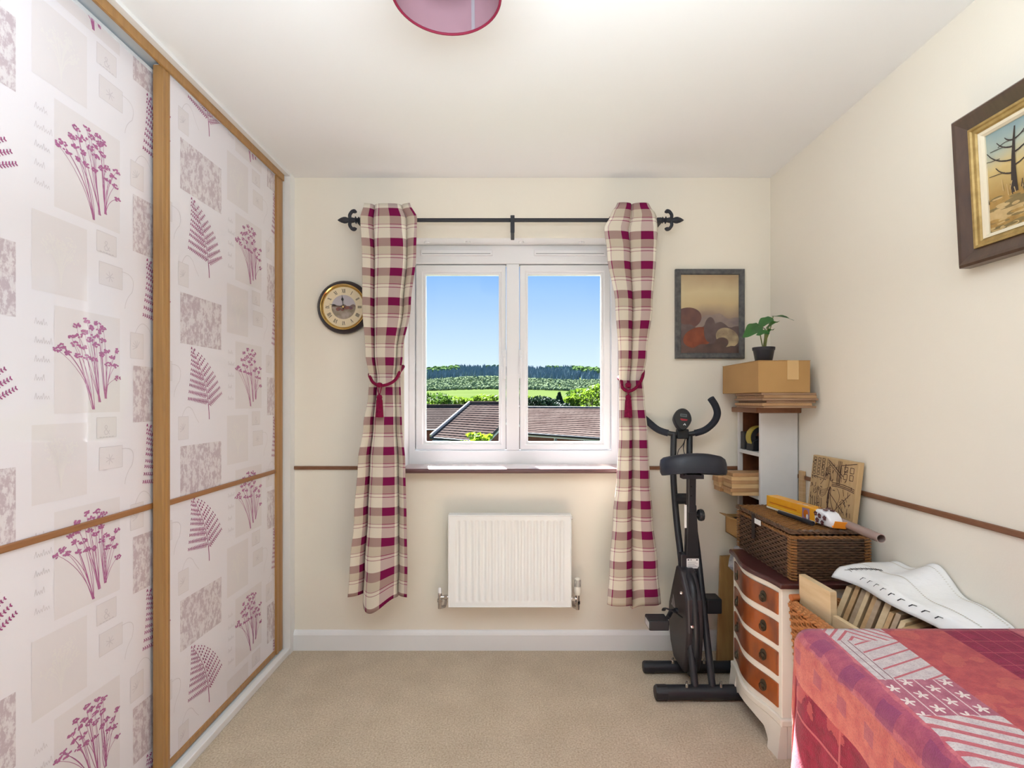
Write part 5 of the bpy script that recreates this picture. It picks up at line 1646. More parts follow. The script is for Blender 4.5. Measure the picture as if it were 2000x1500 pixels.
obj('handle', B().tube([(KX0 - .006, KY1 - .012, KZ + .026), (KX0 + .10, KY1 - .004, KZ + .026)], .011, 12), mat('turned_handle', (176, 104, 58), .4), bas, smooth=50)

bd_m = [mat('pine_board', (222, 200, 164), .6, var=(6, (198, 168, 124), .6, (1, 1, 8))), mat('tan_board', (206, 172, 128), .6, var=(6, (176, 136, 92), .6, (1, 1, 8))), mat('grey_board', (188, 166, 140), .6, var=(6, (150, 124, 98), .6, (1, 1, 8)))]
def plank_in_basket(o0, a, c, th, w, h, m, label):
    """o0 lower left corner; a lean direction (up), c width direction"""
    o0, a, c = Vector(o0), Vector(a).normalized(), Vector(c).normalized()
    n = a.cross(c).normalized()
    vs = [o0 + a * i * h + c * j * w + n * k * th for k in (0, 1) for i in (0, 1) for j in (0, 1)]
    b = B(); b.add(vs, [(0, 1, 3, 2), (4, 6, 7, 5), (0, 4, 5, 1), (2, 3, 7, 6), (0, 2, 6, 4), (1, 5, 7, 3)])
    return tag(obj('upright_board', b, m, bevel=.0012), label, 'board', 'boards standing in the basket')
plank_in_basket((.986, 1.760, .402), (-0.02, 0, 1), (0.03, -1, 0), .022, .165, .266, bd_m[0], 'large pale board standing at the basket edge next to the chest')
plank_in_basket((.986, 1.588, .402), (0.02, 0, 1), (0.06, -1, 0), .016, .20, .196, bd_m[0], 'lower pale board at the basket edge, nearest the red throw corner')
rn = random.Random(21)
a_ = (.41, .04, .91)
for k in range(13):
    o0 = Vector((1.020 + rn.uniform(-.006, .010), 1.690 - .0262 * k, .402))
    zt = (.645, .660, .655, .668, .672, .660, .650, .640, .640, .630, .622, .615, .61)[k]
    h = (zt - o0.z) / Vector(a_).normalized().z
    w = .10 + .0 * k
    lab = 'board %s from the chest in the row slanting inside the basket' % ('first', 'second', 'third', 'fourth', 'fifth', 'sixth', 'seventh', 'eighth', 'ninth', 'tenth', 'eleventh', 'twelfth', 'thirteenth')[k]
    plank_in_basket(o0, a_, (.92, .40, 0), rn.uniform(.013, .021), .11, h * rn.uniform(.95, 1.0), bd_m[k % 3], lab)

# white printed cloth thrown over the boards
wc_m = mat('white_canvas_cloth', (240, 240, 242), .8, var=(8, (232, 230, 226), .6), bump=(30, .2, .01))
def CL(u, v):
    # u from basket side to wall, v from far to near
    y = 1.752 - v * .445
    left = 1.088 + .080 * v + .012 * math.sin(v * 9)
    x = left + u * (1.302 - left)
    zl = .684 + .016 * math.sin(v * 3.1) - .035 * v - .006
    hump = .040 * math.exp(-((v - .40) / .14) ** 2) - .018 * math.exp(-((v - .62) / .10) ** 2) + .012 * math.exp(-((v - .05) / .1) ** 2)
    z_ = zl + u * hump + .022 * u + .008 * math.sin(5 * u + 6 * v) * u - (.030 * (1 - u / .16) ** 2 if u < .16 else 0) - (.03 * ((v - .92) / .08) ** 2 if v > .92 else 0)
    return Vector((x, y, z_ + .012))
cl_ = thing('white_cloth', CL(.5, .5), 'white cloth with black writing and eyelet trim draped over the basket boards', 'cloth')
clo = obj('cloth', B().grid(CL, 40, 50), wc_m, cl_, smooth=180, solid=.003, recalc=False)
b = B()
rn = random.Random(3)
def cl_stroke(pts, w):
    for (u0, v0), (u1, v1) in zip(pts, pts[1:]):
        p, q = CL(u0, v0), CL(u1, v1)
        d = (q - p)
        if d.length < 1e-6: continue
        s_ = d.cross(Vector((0, -.6, 1))).normalized() * w
        up = Vector((-.0005, -.001, .0022))
        b.add([p - s_ + up, p + s_ + up, q + s_ + up, q - s_ + up], [(0, 1, 2, 3)])
for k in range(7):
    u, v = .10 + .075 * k * .8, .05 + .012 * k
    cl_stroke([(u, v), (u + .02, v + .03), (u + .005, v + .055)], .0011)
    cl_stroke([(u + .03, v + .01), (u + .05, v + .045), (u + .06, v + .02)], .0011)
for k in range(9):
    v = .20 + .07 * k
    cl_stroke([(.05, v), (.085, v + .012), (.09, v + .035)], .0018)
o = obj('lettering', b, mat('black_lettering', (44, 42, 46), .6), clo, recalc=False); o['kind'] = 'stuff'
b = B()
for k in range(70):
    v = .02 + .94 * k / 69
    for u in (.42 + .05 * math.sin(v * 5), .90):
        p = CL(u, v)
        b.add([p + Vector((math.cos(2 * PI * q / 6) * .003, math.sin(2 * PI * q / 6) * .002, .0022)) for q in range(6)], [tuple(range(6))])
o = obj('eyelet_trim', b, mat('beige_stitch', (196, 184, 158), .7), clo, recalc=False); o['kind'] = 'stuff'

# ------------------------------------------------------------------ red patchwork throw over a table
thr = bpy.data.materials.new('red_patchwork_weave')
thr.use_nodes = True
n, l = nodes_of(thr)
bs = n['Principled BSDF']; bs.inputs['Roughness'].default_value = .95; bs.inputs['Specular IOR Level'].default_value = .1; bs.inputs['Sheen Weight'].default_value = .15
uvn = n.new('ShaderNodeUVMap'); sx = n.new('ShaderNodeSeparateXYZ'); l.new(uvn.outputs[0], sx.inputs[0])
U, V = sx.outputs['X'], sx.outputs['Y']
def M_(op, a, b_=None, c=None):
    m = n.new('ShaderNodeMath'); m.operation = op
    for i, x in enumerate((a, b_, c)):
        if x is None: continue
        if isinstance(x, (int, float)): m.inputs[i].default_value = x
        else: l.new(x, m.inputs[i])
    return m.outputs[0]
def RGB(c):
    r = n.new('ShaderNodeRGB'); r.outputs[0].default_value = (*lin(c), 1); return r.outputs[0]
def MIX(f, a, b_):
    m = n.new('ShaderNodeMix'); m.data_type = 'RGBA'
    if isinstance(f, (int, float)): m.inputs[0].default_value = f
    else: l.new(f, m.inputs[0])
    l.new(a, m.inputs[6]); l.new(b_, m.inputs[7]); return m.outputs[2]
def NOISE(sc_, det=4):
    t = n.new('ShaderNodeTexNoise'); t.inputs['Scale'].default_value = sc_; t.inputs['Detail'].default_value = det
    l.new(uvn.outputs[0], t.inputs['Vector']); return t.outputs['Fac']
def STEP(x, a): return M_('GREATER_THAN', x, a)
def BAND(x, a, b_): return M_('MULTIPLY', M_('GREATER_THAN', x, a), M_('LESS_THAN', x, b_))
def SAW(x, per): return M_('FRACT', M_('DIVIDE', x, per))
wob = M_('MULTIPLY', M_('SUBTRACT', NOISE(14), .5), .03)
Uw = M_('ADD', U, wob)
# colours by strip across the cloth (u: metres, 0 at table edge; negative is the hanging side)
nz1 = NOISE(40, 6)
nz1c = M_('SMOOTH_MIN', 1.0, M_('MULTIPLY_ADD', nz1, 3.0, -1.0), .1)
pink = MIX(nz1c, RGB((180, 88, 102)), RGB((202, 116, 122)))
orange = MIX(nz1c, RGB((190, 94, 92)), RGB((208, 120, 108)))
purple = MIX(nz1c, RGB((150, 70, 100)), RGB((172, 84, 104)))
blot = M_('MULTIPLY', BAND(SAW(V, .115), .2, .62), M_('LESS_THAN', M_('ABSOLUTE', M_('SUBTRACT', Uw, .012)), .022))
blot2 = M_('MULTIPLY', BAND(SAW(M_('ADD', V, .05), .085), .25, .6), M_('LESS_THAN', M_('ABSOLUTE', M_('ADD', Uw, .060)), .016))
edge = MIX(M_('LESS_THAN', Uw, -.015), pink, orange)
edge = MIX(M_('MULTIPLY', BAND(Uw, .0, .045), .75), edge, purple)
edge = MIX(M_('MULTIPLY', blot, .55), edge, RGB((128, 62, 104)))
edge = MIX(M_('MULTIPLY', blot2, .45), edge, RGB((140, 70, 104)))
# pale patterned strip
grey = MIX(nz1c, RGB((184, 170, 172)), RGB((206, 194, 192)))
rose = RGB((186, 96, 104))
chev = M_('FRACT', M_('DIVIDE', M_('ADD', V, M_('MULTIPLY', M_('ABSOLUTE', M_('SUBTRACT', U, .105)), 1.1)), .030))
g1 = MIX(M_('LESS_THAN', chev, .32), grey, rose)
tri = M_('FRACT', M_('DIVIDE', M_('SUBTRACT', V, M_('MULTIPLY', U, .45)), .036))
g2 = MIX(M_('MULTIPLY', M_('LESS_THAN', tri, .16), M_('GREATER_THAN', U, .085)), grey, rose)
g2 = MIX(M_('MULTIPLY', M_('LESS_THAN', SAW(U, .016), .14), M_('LESS_THAN', U, .085)), g2, RGB((120, 82, 88)))
# purple strip with pale star flowers
fu, fv = SAW(U, .040), SAW(M_('ADD', V, M_('MULTIPLY', M_('FLOOR', M_('DIVIDE', U, .040)), .022)), .044)
dist = M_('SQRT', M_('ADD', M_('POWER', M_('SUBTRACT', fu, .5), 2), M_('POWER', M_('SUBTRACT', fv, .5), 2)))
lilac = MIX(nz1c, RGB((156, 84, 104)), RGB((178, 106, 122)))
g3 = MIX(M_('LESS_THAN', M_('ADD', dist, M_('MULTIPLY', nz1, .10)), M_('MULTIPLY_ADD', M_('COSINE', M_('MULTIPLY', M_('ARCTAN2', M_('SUBTRACT', fv, .5), M_('SUBTRACT', fu, .5)), 5.0)), .12, .26)), lilac, RGB((222, 206, 200)))
g3 = MIX(M_('LESS_THAN', fu, .07), g3, RGB((214, 190, 188)))
g4 = MIX(M_('LESS_THAN', M_('FRACT', M_('DIVIDE', M_('ADD', V, M_('MULTIPLY', U, .5)), .034)), .36), grey, rose)
pale = MIX(STEP(V, 1.215), g2, g1)
pale = MIX(M_('LESS_THAN', V, 1.045), pale, g3)
pale = MIX(M_('LESS_THAN', V, .925), pale, g4)
pale = MIX(M_('LESS_THAN', V, .78), pale, g3)
brick = MIX(nz1c, RGB((160, 62, 70)), RGB((186, 82, 82)))
nzl = NOISE(9, 3)
brick = MIX(M_('MULTIPLY', M_('GREATER_THAN', nzl, .56), .35), brick, RGB((204, 108, 92)))
crim = MIX(nz1c, RGB((122, 10, 52)), RGB((146, 22, 66)))
grid_ = M_('MAXIMUM', M_('LESS_THAN', SAW(U, .042), .05), M_('LESS_THAN', SAW(V, .055), .05))
crim = MIX(M_('MULTIPLY', grid_, .6), crim, RGB((196, 92, 100)))
# hanging side below the orange band
dk = MIX(nz1c, RGB((120, 14, 44)), RGB((150, 22, 58)))
sq_ = M_('MAXIMUM', M_('LESS_THAN', SAW(M_('ADD', V, .03), .16), .035), M_('LESS_THAN', SAW(U, .19), .03))
dk = MIX(M_('MULTIPLY', sq_, .75), dk, RGB((202, 104, 108)))
dblot = M_('GREATER_THAN', NOISE(11, 5), .60)
dk = MIX(M_('MULTIPLY', dblot, .55), dk, RGB((206, 96, 92)))
col = MIX(STEP(Uw, .045), edge, pale)
col = MIX(STEP(U, .050), edge, pale)
col = MIX(STEP(U, .198), col, brick)
col = MIX(STEP(U, .345), col, crim)
col = MIX(STEP(U, .515), col, pink)
col = MIX(M_('LESS_THAN', M_('ADD', U, M_('MULTIPLY', wob, .4)), -.115), col, dk)
col = MIX(M_('MULTIPLY', M_('GREATER_THAN', NOISE(260, 2), .56), .22), col, RGB((120, 60, 74)))
l.new(col, bs.inputs['Base Color'])
bpn = n.new('ShaderNodeBump'); bpn.inputs['Strength'].default_value = .5; bpn.inputs['Distance'].default_value = .004
l.new(NOISE(320, 2), bpn.inputs['Height']); l.new(bpn.outputs[0], bs.inputs['Normal'])

TX0, TX1, TY0, TY1, TZ = .703, 1.296, .45, 1.278, .692
def throw_mesh():
    b = B()
    # side profile: floor up the left drop, round the edge, across the top
    prof = []
    for k in range(22):
        z_ = .004 + (TZ - .035) * k / 21
        prof.append((TX0, z_, -(TZ - z_) - .0))
    for k in range(1, 7):
        a = PI - PI / 2 * k / 6
        prof.append((TX0 + .035 + .035 * math.cos(a), TZ - .035 + .035 * math.sin(a), -.030 + .05 * k / 6))
    for k in range(1, 25):
        t = k / 24
        prof.append((TX0 + .035 + (TX1 - TX0 - .035) * t, TZ, .035 - .015 + (TX1 - TX0 - .035) * t))
    prof = prof[::-1]
    nv = 60
    ncr = 10
    rows_ = []
    for j in range(nv + 1):
        y = TY0 + (TY1 - TY0) * j / nv
        row = []
        for i, (x, z_, u) in enumerate(prof):
            drop = max(0, TZ - .02 - z_)
            wv = drop * .030 * math.sin(y * 21 + 1.0) + drop * .012 * math.sin(y * 47)
            e = max(0, (y - (TY1 - .10)) / .10)
            corner = .045 * e * e * min(1, drop * 6)
            row.append((Vector((x - wv - drop * .05 + corner * .4, y + (drop * .03 if e > .7 else 0), z_)), (u + (.1 * (1.28 - y) if u > 0 else .1 * (1.28 - y)), y)))
        rows_.append(row)
    w = len(prof)
    vs = [p for r in rows_ for p, q in r]
    fs = []
    for j in range(nv):
        for i in range(w - 1):
            fs.append((j * w + i, j * w + i + 1, (j + 1) * w + i + 1, (j + 1) * w + i))
    # far drop, behind the table edge
    o = len(vs)
    last = rows_[-1]
    uvx = [q for r in rows_ for p, q in r]
    for k in range(1, 9):
        for p, q in last:
            zz = p.z * (1 - k / 8) + .004 * (k / 8)
            vs.append(Vector((p.x, p.y + .012 * min(1, k / 2) + .006 * math.sin(p.x * 40) * k / 8, zz)))
            uvx.append((q[0], q[1] + .07 * k))
    idx0 = nv * w
    for k in range(8):
        a = idx0 if k == 0 else o + (k - 1) * w
        c = o + k * w
        for i in range(w - 1):
            fs.append((a + i, a + i + 1, c + i + 1, c + i))
    b.add(vs, fs)
    for i, q in enumerate(uvx):
        b.uv[i] = q
    return b
th_o = obj('patchwork_throw', throw_mesh(), thr, smooth=180, solid=.005, recalc=False)
tag(th_o, 'red and pink patchwork woven throw draped over a table to the floor', 'throw')
# ------------------------------------------------------------------ outside: colours darkened to offset the strong sun
_room_mat = mat
def mat(name, base, *a, **k):
    if 'var' in k:
        v = k['var']
        k['var'] = (v[0], tuple(x * .875 for x in v[1])) + tuple(v[2:])
    return _room_mat(name, tuple(x * .875 for x in base), *a, **k)
# ------------------------------------------------------------------ outside: ground, houses, trees, hills
grass = mat('meadow_grass', (66, 80, 40), 0.9, spec=0, var=(.02, (76, 88, 50), .5))
def ground_z(y):
    tab = [(4, -4.6), (60, -4.4), (140, -3.0), (260, 3.0), (430, 8.4), (520, 10.5), (560, 12.0), (700, 27.5), (760, 30), (1050, 62), (1400, 60)]
    for a, c in zip(tab, tab[1:]):
        if y <= c[0]:
            t = (y - a[0]) / (c[0] - a[0])
            return a[1] + (c[1] - a[1]) * t
    return tab[-1][1]
def hill_wave(x, y):
    return 0 if y < 420 else min(1, (y - 420) / 250) * (3.2 * math.sin(x * .011 + 1.2) + 2.0 * math.sin(x * .027 + y * .004) + (-.012 * x))
gb = B()
ysg = [4, 20, 40, 60, 100, 140, 180, 220, 260, 320, 380, 430, 480, 520, 560, 600, 650, 700, 760, 820, 900, 980, 1050, 1200, 1400]
def gfn(u, v):
    y = ysg[round(v * (len(ysg) - 1))]
    x = (u - .5) * 2 * (30 + y * .75)
    return Vector((x, y, ground_z(y) + hill_wave(x, y)))
gb.grid(gfn, 60, len(ysg) - 1)
g_ = obj('ground_outside', gb, grass, smooth=180, origin=(0, 4, -4.6)); g_['kind'] = 'structure'

# forests on the hills: far too many trees to count
def forest(name, m, spots, cone, label, cat):
    b = B()
    rn_ = random.Random(len(spots))
    for (x, y, s) in spots:
        z = ground_z(y) + hill_wave(x, y) - .5
        n = 6
        a0 = rn_.uniform(0, 6)
        if cone:
            vs = [(x + s * .27 * math.cos(a0 + 2 * PI * k / n), y + s * .27 * math.sin(a0 + 2 * PI * k / n), z + s * .05) for k in range(n)] + [(x, y, z + s)]
            fs = [(k, (k + 1) % n, n) for k in range(n)]
        else:
            vs = []
            for h, r in ((.1, .30), (.45, .55), (.8, .42)):
                vs += [(x + s * r * math.cos(a0 + 2 * PI * k / n) * rn_.uniform(.6, 1.3), y + s * r * math.sin(a0 + 2 * PI * k / n) * rn_.uniform(.6, 1.3), z + s * h * rn_.uniform(.7, 1.3)) for k in range(n)]
            vs.append((x, y, z + s))
            fs = []
            for j in range(2):
                fs += [(j * n + k, j * n + (k + 1) % n, (j + 1) * n + (k + 1) % n, (j + 1) * n + k) for k in range(n)]
            fs += [(2 * n + k, 2 * n + (k + 1) % n, 3 * n) for k in range(n)]
        b.add(vs, fs)
    o = obj(name, b, m, smooth=None)
    o['kind'] = 'stuff'
    return tag(o, label, cat)
rn = random.Random(31)
spruce = mat('haze_blue_spruce', (112, 132, 140), 0.9, spec=0, var=(.05, (88, 110, 120), .5))  # distance haze put into the spruce colour as blue
spring = mat('fresh_green_canopy', (100, 124, 66), 0.9, spec=0, var=(.06, (78, 106, 66), .5))
mixed = mat('haze_greyed_canopy', (130, 144, 106), 0.9, spec=0, var=(.06, (106, 124, 98), .5))  # green lightened and greyed in place of haze
con, dec, mid = [], [], []
for k in range(6500):
    y = rn.uniform(740, 1080)
    x = rn.uniform(-.62, .62) * y
    u = x / y
    # conifers fill the middle of the ridge, broadleaves at its ends and top
    lim = 1065 if -.11 < u < .115 else (930 if u < -.11 else 870)
    if -.17 < u < .30 and y < lim + 25 * math.sin(u * 60):
        con.append((x, y, rn.uniform(9, 13)))
    elif rn.random() < .6:
        dec.append((x, y, rn.uniform(8, 12)))
for k in range(9000):
    y = rn.uniform(535, 735)
    x = rn.uniform(-.62, .62) * y
    mid.append((x, y, rn.uniform(2.2, 4.4)))
forest('spruce_forest', spruce, con, True, 'spruce forest tinted haze blue along the far hill', 'forest')
forest('broadleaf_wood', spring, dec, False, 'fresh green broadleaf wood on the ends of the far ridge', 'forest')
forest('mixed_wood', mixed, mid, False, 'wood in haze-greyed green on the lower hill above the meadow', 'forest')

# trees behind the roofs
bark = mat('tree_bark', (104, 90, 72), .9)
def leafy_tree(name, px, py_top, Y, h, w, m, label, cat='tree', conifer=False, n=900, seed=0, group='trees behind the roofs', leaf=.05):
    rn_ = random.Random(seed)
    x, zt = Xp(px, Y), Zp(py_top, Y)
    zb = ground_z(Y) if zt - h < ground_z(Y) else zt - h
    root = thing(name, (x, Y, zb), label, cat, group)
    obj('trunk', B().tube([(x, Y, zb), (x, Y, zb + (zt - zb) * .45), (x, Y, zb + (zt - zb) * .8)], [h * .035, h * .022, h * .006], 8), bark, root, smooth=60)
    b = B()
    lobes = [(rn_.uniform(-.55, .55) * w, rn_.uniform(-.5, .5) * w, rn_.uniform(.15, .8), rn_.uniform(.3, .55)) for _ in range(9)] + [(0, 0, .78, .4)]
    for k in range(n):
        if conifer:
            t = rn_.random() ** .7
            r = w * .5 * (1 - t) * rn_.uniform(.5, 1.05) + .05
            a = rn_.uniform(0, 2 * PI)
            p = Vector((x + r * math.cos(a), Y + r * math.sin(a), zt - h + h * t))
        else:
            lx, ly, lz, lr = rn_.choice(lobes)
            d = Vector((rn_.gauss(0, 1), rn_.gauss(0, 1), rn_.gauss(0, 1))).normalized() * lr * w * .5 * rn_.uniform(.7, 1.0)
            p = Vector((x + lx * .8 + d.x, Y + ly * .8 + d.y, min(zt, zt - h * (1 - lz) * .42 + d.z * .5 - .04 * h)))
        s_ = leaf * h * rn_.uniform(.6, 1.3)
        ax = Vector((rn_.gauss(0, 1), rn_.gauss(0, 1), rn_.gauss(0, 1))).normalized()
        bx_ = ax.orthogonal().normalized()
        cx_ = ax.cross(bx_)
        b.add([p - bx_ * s_, p + cx_ * s_ * .6, p + bx_ * s_, p - cx_ * s_ * .6], [(0, 1, 2, 3)])
    o = obj('foliage', b, m, root, recalc=False)
    o['kind'] = 'stuff'
    return root
lime = mat('lime_green_leaves', (126, 152, 46), .7, spec=.2, var=(.5, (98, 130, 38), .5), trans=.35)
green = mat('mid_green_leaves', (94, 124, 50), .7, spec=.2, var=(.5, (70, 104, 40), .5), trans=.3)
darkc = mat('dark_conifer_leaves', (50, 72, 52), .8, spec=.2, var=(.5, (36, 56, 42), .5), trans=.1)
W = 75
for k, (px, top, w, m, lab) in enumerate((
        (838, 769, 5.2, green, 'green tree rising at the left edge of the left pane'),
        (868, 772, 4.6, lime, 'lime green tree behind the left roof, second from the left'),
        (898, 776, 4.2, lime, 'lime green tree behind the left roof, just left of the hip'),
        (930, 775, 4.6, green, 'green tree behind the hipped roof in the left pane'),
        (962, 772, 4.6, lime, 'lime green tree behind the hipped roof next to the mullion'),
        (1005, 770, 4.6, green, 'green tree mostly hidden behind the window mullion'),
        (1036, 774, 3.8, lime, 'lime green tree at the left edge of the right pane'),
        (1118, 774, 3.8, lime, 'lime green tree beside the dark conifers'),
        (1140, 760, 5.6, green, 'green tree behind the right roof'),
        (1166, 754, 6.4, lime, 'tall lime green tree at the right edge of the right pane'),
        (1200, 762, 5.4, green, 'green tree behind the right window frame'),
        (800, 768, 5.2, lime, 'lime green tree behind the left window frame'))):
    leafy_tree('broadleaf_tree', px, top - 5, W + (k * 7) % 12, 6.5, w * 1.15, m, lab, seed=k + 40, n=1300, leaf=.042)
for k, (px, top, w, lab) in enumerate(((1052, 774, 2.2, 'dark conifer at the left of the clump behind the right roof'), (1066, 771, 2.6, 'dark conifer second in the clump behind the right roof'),
                                       (1080, 773, 2.4, 'dark conifer third in the clump behind the right roof'), (1092, 767, 2.8, 'tallest dark conifer in the clump behind the right roof'))):
    leafy_tree('conifer_tree', px, top, 66 + k * 2, 6.0, w * 1.9, darkc, lab, conifer=(k == 3), seed=k + 80, n=1300, leaf=.035)
bt_ = thing('bare_tree', (Xp(1155, 60), 60, ground_z(60)), 'bare branching tree near the right edge of the right pane', 'tree')
b = B()
rn = random.Random(77)
x0 = Xp(1155, 60)
obj('trunk', B().tube([(x0, 60, ground_z(60)), (x0 + .1, 60, .5), (x0 + .05, 60, 1.9)], [.12, .07, .02], 7), bark, bt_, smooth=60)
for k in range(16):
    t = rn.uniform(.35, .95)
    z0 = ground_z(60) + (1.9 - ground_z(60)) * t
    a = rn.uniform(0, 2 * PI)
    L = rn.uniform(.5, 1.0)
    b.tube([(x0 + .06, 60, z0), (x0 + L * .5 * math.cos(a), 60 + L * .4 * math.sin(a), z0 + L * .6), (x0 + L * .7 * math.cos(a), 60 + L * .6 * math.sin(a), z0 + L * 1.3)], [.03, .02, .008], 5)
o = obj('branches', b, bark, bt_, smooth=60); o['kind'] = 'stuff'

# houses
tile = mat('brown_roof_tile', (102, 90, 84), .85, spec=0, var=(1.2, (78, 64, 60), .6))
tile2 = mat('grey_brown_roof_tile', (92, 82, 77), .85, spec=0, var=(1.2, (68, 60, 57), .6))
hip_m = mat('pale_hip_tile', (205, 192, 182), .7)
brick = bpy.data.materials.new('red_house_brick')
brick.use_nodes = True
n, l = nodes_of(brick)
bk = n.new('ShaderNodeTexBrick'); bk.inputs['Scale'].default_value = 4.0
bk.inputs['Color1'].default_value = (*lin((118, 65, 54)), 1); bk.inputs['Color2'].default_value = (*lin((102, 55, 46)), 1); bk.inputs['Mortar'].default_value = (*lin((120, 98, 88)), 1)
tcn = n.new('ShaderNodeTexCoord'); mpn = n.new('ShaderNodeMapping'); mpn.inputs['Rotation'].default_value = (PI / 2, 0, 0)
l.new(tcn.outputs['Object'], mpn.inputs[0]); l.new(mpn.outputs[0], bk.inputs['Vector']); l.new(bk.outputs['Color'], n['Principled BSDF'].inputs['Base Color'])
n['Principled BSDF'].inputs['Roughness'].default_value = .85
gutter = mat('black_gutter', (48, 48, 54), .5)
fascia = mat('white_fascia', (235, 235, 238), .5)
pane_m = mat('dark_window_glass', (96, 110, 122), .1, spec=.8)

def roof(root, m, ridge_l, ridge_r, eave_l, eave_r, rows, prof=.032):
    """stepped rows of tiles between ridge and eave lines; ends may slope (hip)"""
    ridge_l, ridge_r, eave_l, eave_r = map(Vector, (ridge_l, ridge_r, eave_l, eave_r))
    nrm = (ridge_r - ridge_l).cross(eave_l - ridge_l).normalized()
    if nrm.z < 0:
        nrm = -nrm
    b = B()
    for i in range(rows):
        t0, t1 = i / rows, (i + 1.12) / rows
        w_ = (ridge_r - ridge_l).length + ((eave_r - eave_l).length - (ridge_r - ridge_l).length) * t0
        nseg = max(2, int(w_ / .30)) * 3
        up, lo = [], []
        for k in range(nseg + 1):
            s = k / nseg
            wave = .005 * math.cos(2 * PI * k / 3)
            p = (ridge_l.lerp(eave_l, t0)).lerp(ridge_r.lerp(eave_r, t0), s)
            q = (ridge_l.lerp(eave_l, t1)).lerp(ridge_r.lerp(eave_r, t1), s)
            up.append(p + nrm * (.0 + wave * .5)); lo.append(q + nrm * (prof + wave))
        nk = nseg + 1
        vs = up + lo + [q - nrm * (prof + .02) for q in lo]
        fs = [(k, k + 1, nk + k + 1, nk + k) for k in range(nseg)] + [(nk + k, nk + k + 1, 2 * nk + k + 1, 2 * nk + k) for k in range(nseg)]
        b.add(vs, fs)
    o = obj('tile_courses', b, m, root)
    o['kind'] = 'stuff'
    return o
def ridge_caps(root, a, c, m, r=.11, name='ridge_tile', step=.45):
    a, c = Vector(a), Vector(c)
    n_ = max(1, int((c - a).length / step))
    base = None
    for k in range(n_):
        p, q = a.lerp(c, k / n_), a.lerp(c, (k + 1.1) / n_)
        obj(name, B().tube([p, q], [r, r * .92], 8), m, root, smooth=50)

# house with hipped roof in the left pane
YE, YR = 30.0, 33.6
h1 = thing('hipped_house', (Xp(930, 32), 32, -4.5), 'brick house with a hipped brown tiled roof in the left pane', 'house')
el, er = P(842, 852, YE), P(1015, 866, YE - .6)
rl_, rr_ = P(917, 787, YR), P(1015, 787, YR)
roof(h1, tile, rl_, rr_, el, er, 16)
ridge_caps(h1, rl_ + Vector((0, 0, .03)), el + Vector((0, 0, .05)), hip_m, .10, 'hip_tile', .42)
ridge_caps(h1, rl_, rr_, tile, .12)
obj('gutter', B().tube([el + Vector((-.05, -.08, -.10)), er + Vector((0, -.08, -.10))], .075, 8), gutter, h1, smooth=60)
obj('fascia', B().box(el.x + .1, er.x, YE - .25, YE + .15, el.z - .52, el.z - .22), fascia, h1)
obj('wall', B().box(el.x + .45, er.x, YE + .35, YR + 3, -4.5, el.z - .05), brick, h1)
obj('side_slope', (lambda b: (b.add([el, rl_, el + Vector((0, 7.2, 0))], [(0, 1, 2)]), b)[1])(B()), tile2, h1)
wv_ = obj('window', B().box(Xp(870, YE), Xp(925, YE), YE + .26, YE + .36, -3.4, el.z - .55), fascia, h1)
obj('pane', B().box(Xp(873, YE), Xp(922, YE), YE + .24, YE + .30, -3.3, el.z - .65), pane_m, wv_)

# house further back on the left
h2 = thing('gabled_house', (Xp(820, 42), 42, -4.5), 'brick house with a grey brown roof at the left edge of the left pane', 'house')
roof(h2, tile2, P(740, 793, 44), P(925, 793, 44), P(740, 838, 40.5), P(925, 838, 40.5), 13)
ridge_caps(h2, P(740, 792.5, 44), P(925, 792.5, 44), tile2, .14)
obj('wall', B().box(Xp(745, 41), Xp(920, 41), 40.9, 47, -4.5, Zp(839, 40.9)), brick, h2)
obj('gutter', B().tube([P(740, 840, 40.4), P(925, 840, 40.4)], .06, 8), gutter, h2, smooth=60)

# terrace roof in the right pane
YE3, YR3 = 27.0, 31.0
h3 = thing('terrace_house', (Xp(1110, 29), 29, -4.5), 'brick terrace with a long brown tiled roof in the right pane', 'house')
a_, c_ = P(1012, 796, YR3), P(1290, 798, YR3)
e_, f_ = P(1012, 843, YE3), P(1290, 862, YE3 - 1.2)
roof(h3, tile, a_, c_, e_, f_, 15, .032)
ridge_caps(h3, a_, c_, gutter, .10)
obj('gutter', B().tube([e_ + Vector((0, -.08, -.08)), f_ + Vector((0, -.08, -.08))], .07, 8), gutter, h3, smooth=60)
b = B()
b.add([e_ + Vector((0, 0, -.10)), f_ + Vector((0, 0, -.10)), f_ + Vector((0, 0, -.22)), e_ + Vector((0, 0, -.22))], [(0, 1, 2, 3)])
obj('fascia', b, fascia, h3, solid=.04)
b = B()
o1, o2 = e_ + Vector((0, .35, -.1)), f_ + Vector((0, .35, -.1))
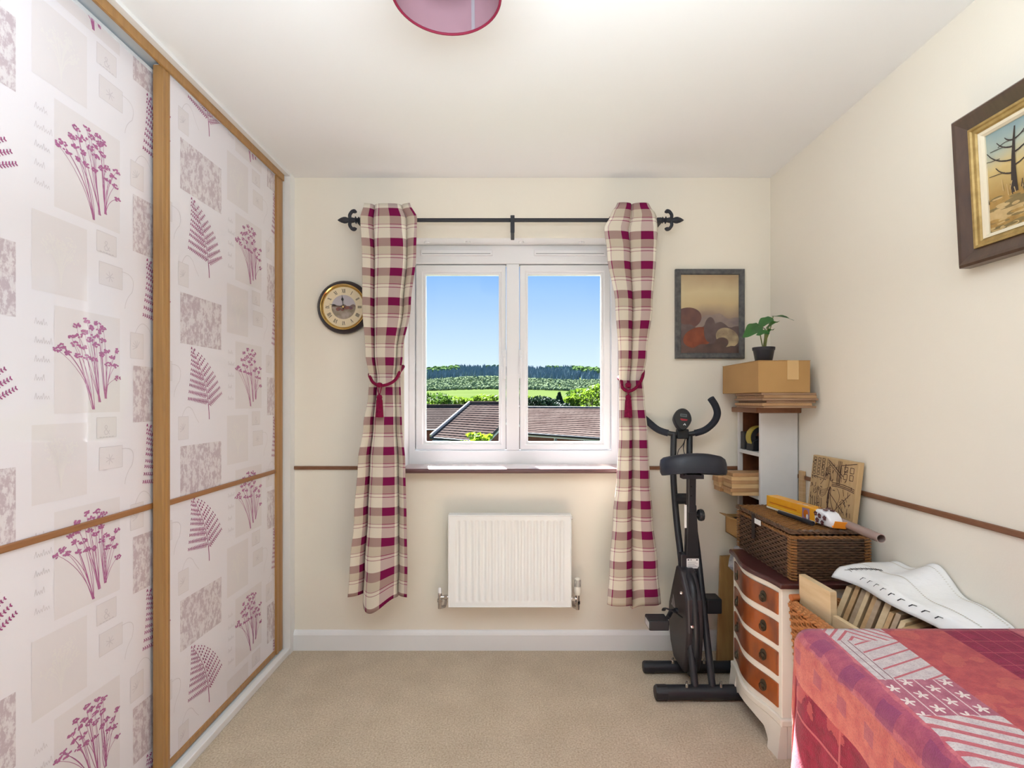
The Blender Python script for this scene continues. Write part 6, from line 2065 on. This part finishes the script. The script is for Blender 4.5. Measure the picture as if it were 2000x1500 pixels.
b.add([o1, o2, Vector((o2.x, o2.y, -4.5)), Vector((o1.x, o1.y, -4.5))], [(0, 1, 2, 3)])
obj('wall', b, brick, h3, solid=.2)
for pa, pb_ in ((1020, 1042), (1082, 1108), (1140, 1160)):
    t = (pa - 1012) / 278
    yy = YE3 - 1.2 * t + .22
    zt = e_.z + (f_.z - e_.z) * t - .22
    w_ = obj('window', B().box(Xp(pa, yy), Xp(pb_, yy), yy, yy + .08, zt - 1.2, zt), fascia, h3)
    mid_ = (Xp(pa, yy) + Xp(pb_, yy)) / 2
    for (x0_, x1_) in ((Xp(pa, yy) + .04, mid_ - .025), (mid_ + .025, Xp(pb_, yy) - .04)):
        obj('pane', B().box(x0_, x1_, yy - .01, yy + .02, zt - 1.1, zt - .04), pane_m, w_)

# nearer gable corner beside the mullion
h4 = thing('brick_gable', (Xp(985, 20), 20, -4.5), 'dark edged brick gable beside the window mullion', 'house')
b = B()
g0, g1_, g2_ = P(950, 864, 20), P(1000, 812, 20), P(1022, 836, 20)
b.add([g0, g1_, g2_, Vector((g2_.x, 20, -4.5)), Vector((g0.x, 20, -4.5))], [(0, 1, 2, 3, 4)])
obj('wall', b, brick, h4, solid=.15)
for p, q in ((g0, g1_), (g1_, g2_)):
    d = (q - p).normalized()
    obj('bargeboard', B().tube([p + Vector((0, -.12, .05)) - d * .2, q + Vector((0, -.12, .05))], .07, 4), gutter, h4)
    obj('verge_trim', B().tube([p + Vector((0, -.10, -.06)) - d * .1, q + Vector((0, -.10, -.06))], .05, 4), fascia, h4)

# bright shrub below the window
leafy_tree('garden_shrub', 936, 838, 13.0, 1.3, .62, mat('bright_spring_leaf', (160, 186, 44), .6, var=(3, (130, 164, 36), .5), trans=.4), 'bright yellow green shrub top at the bottom of the left pane', 'shrub', n=420, seed=5, group='garden shrubs', leaf=.045)
leafy_tree('garden_shrub', 909, 853, 13.4, .9, .26, mat('bright_spring_leaf', (160, 186, 44), .6), 'tiny yellow green shrub tip left of the bright shrub', 'shrub', n=90, seed=9, group='garden shrubs', leaf=.045)
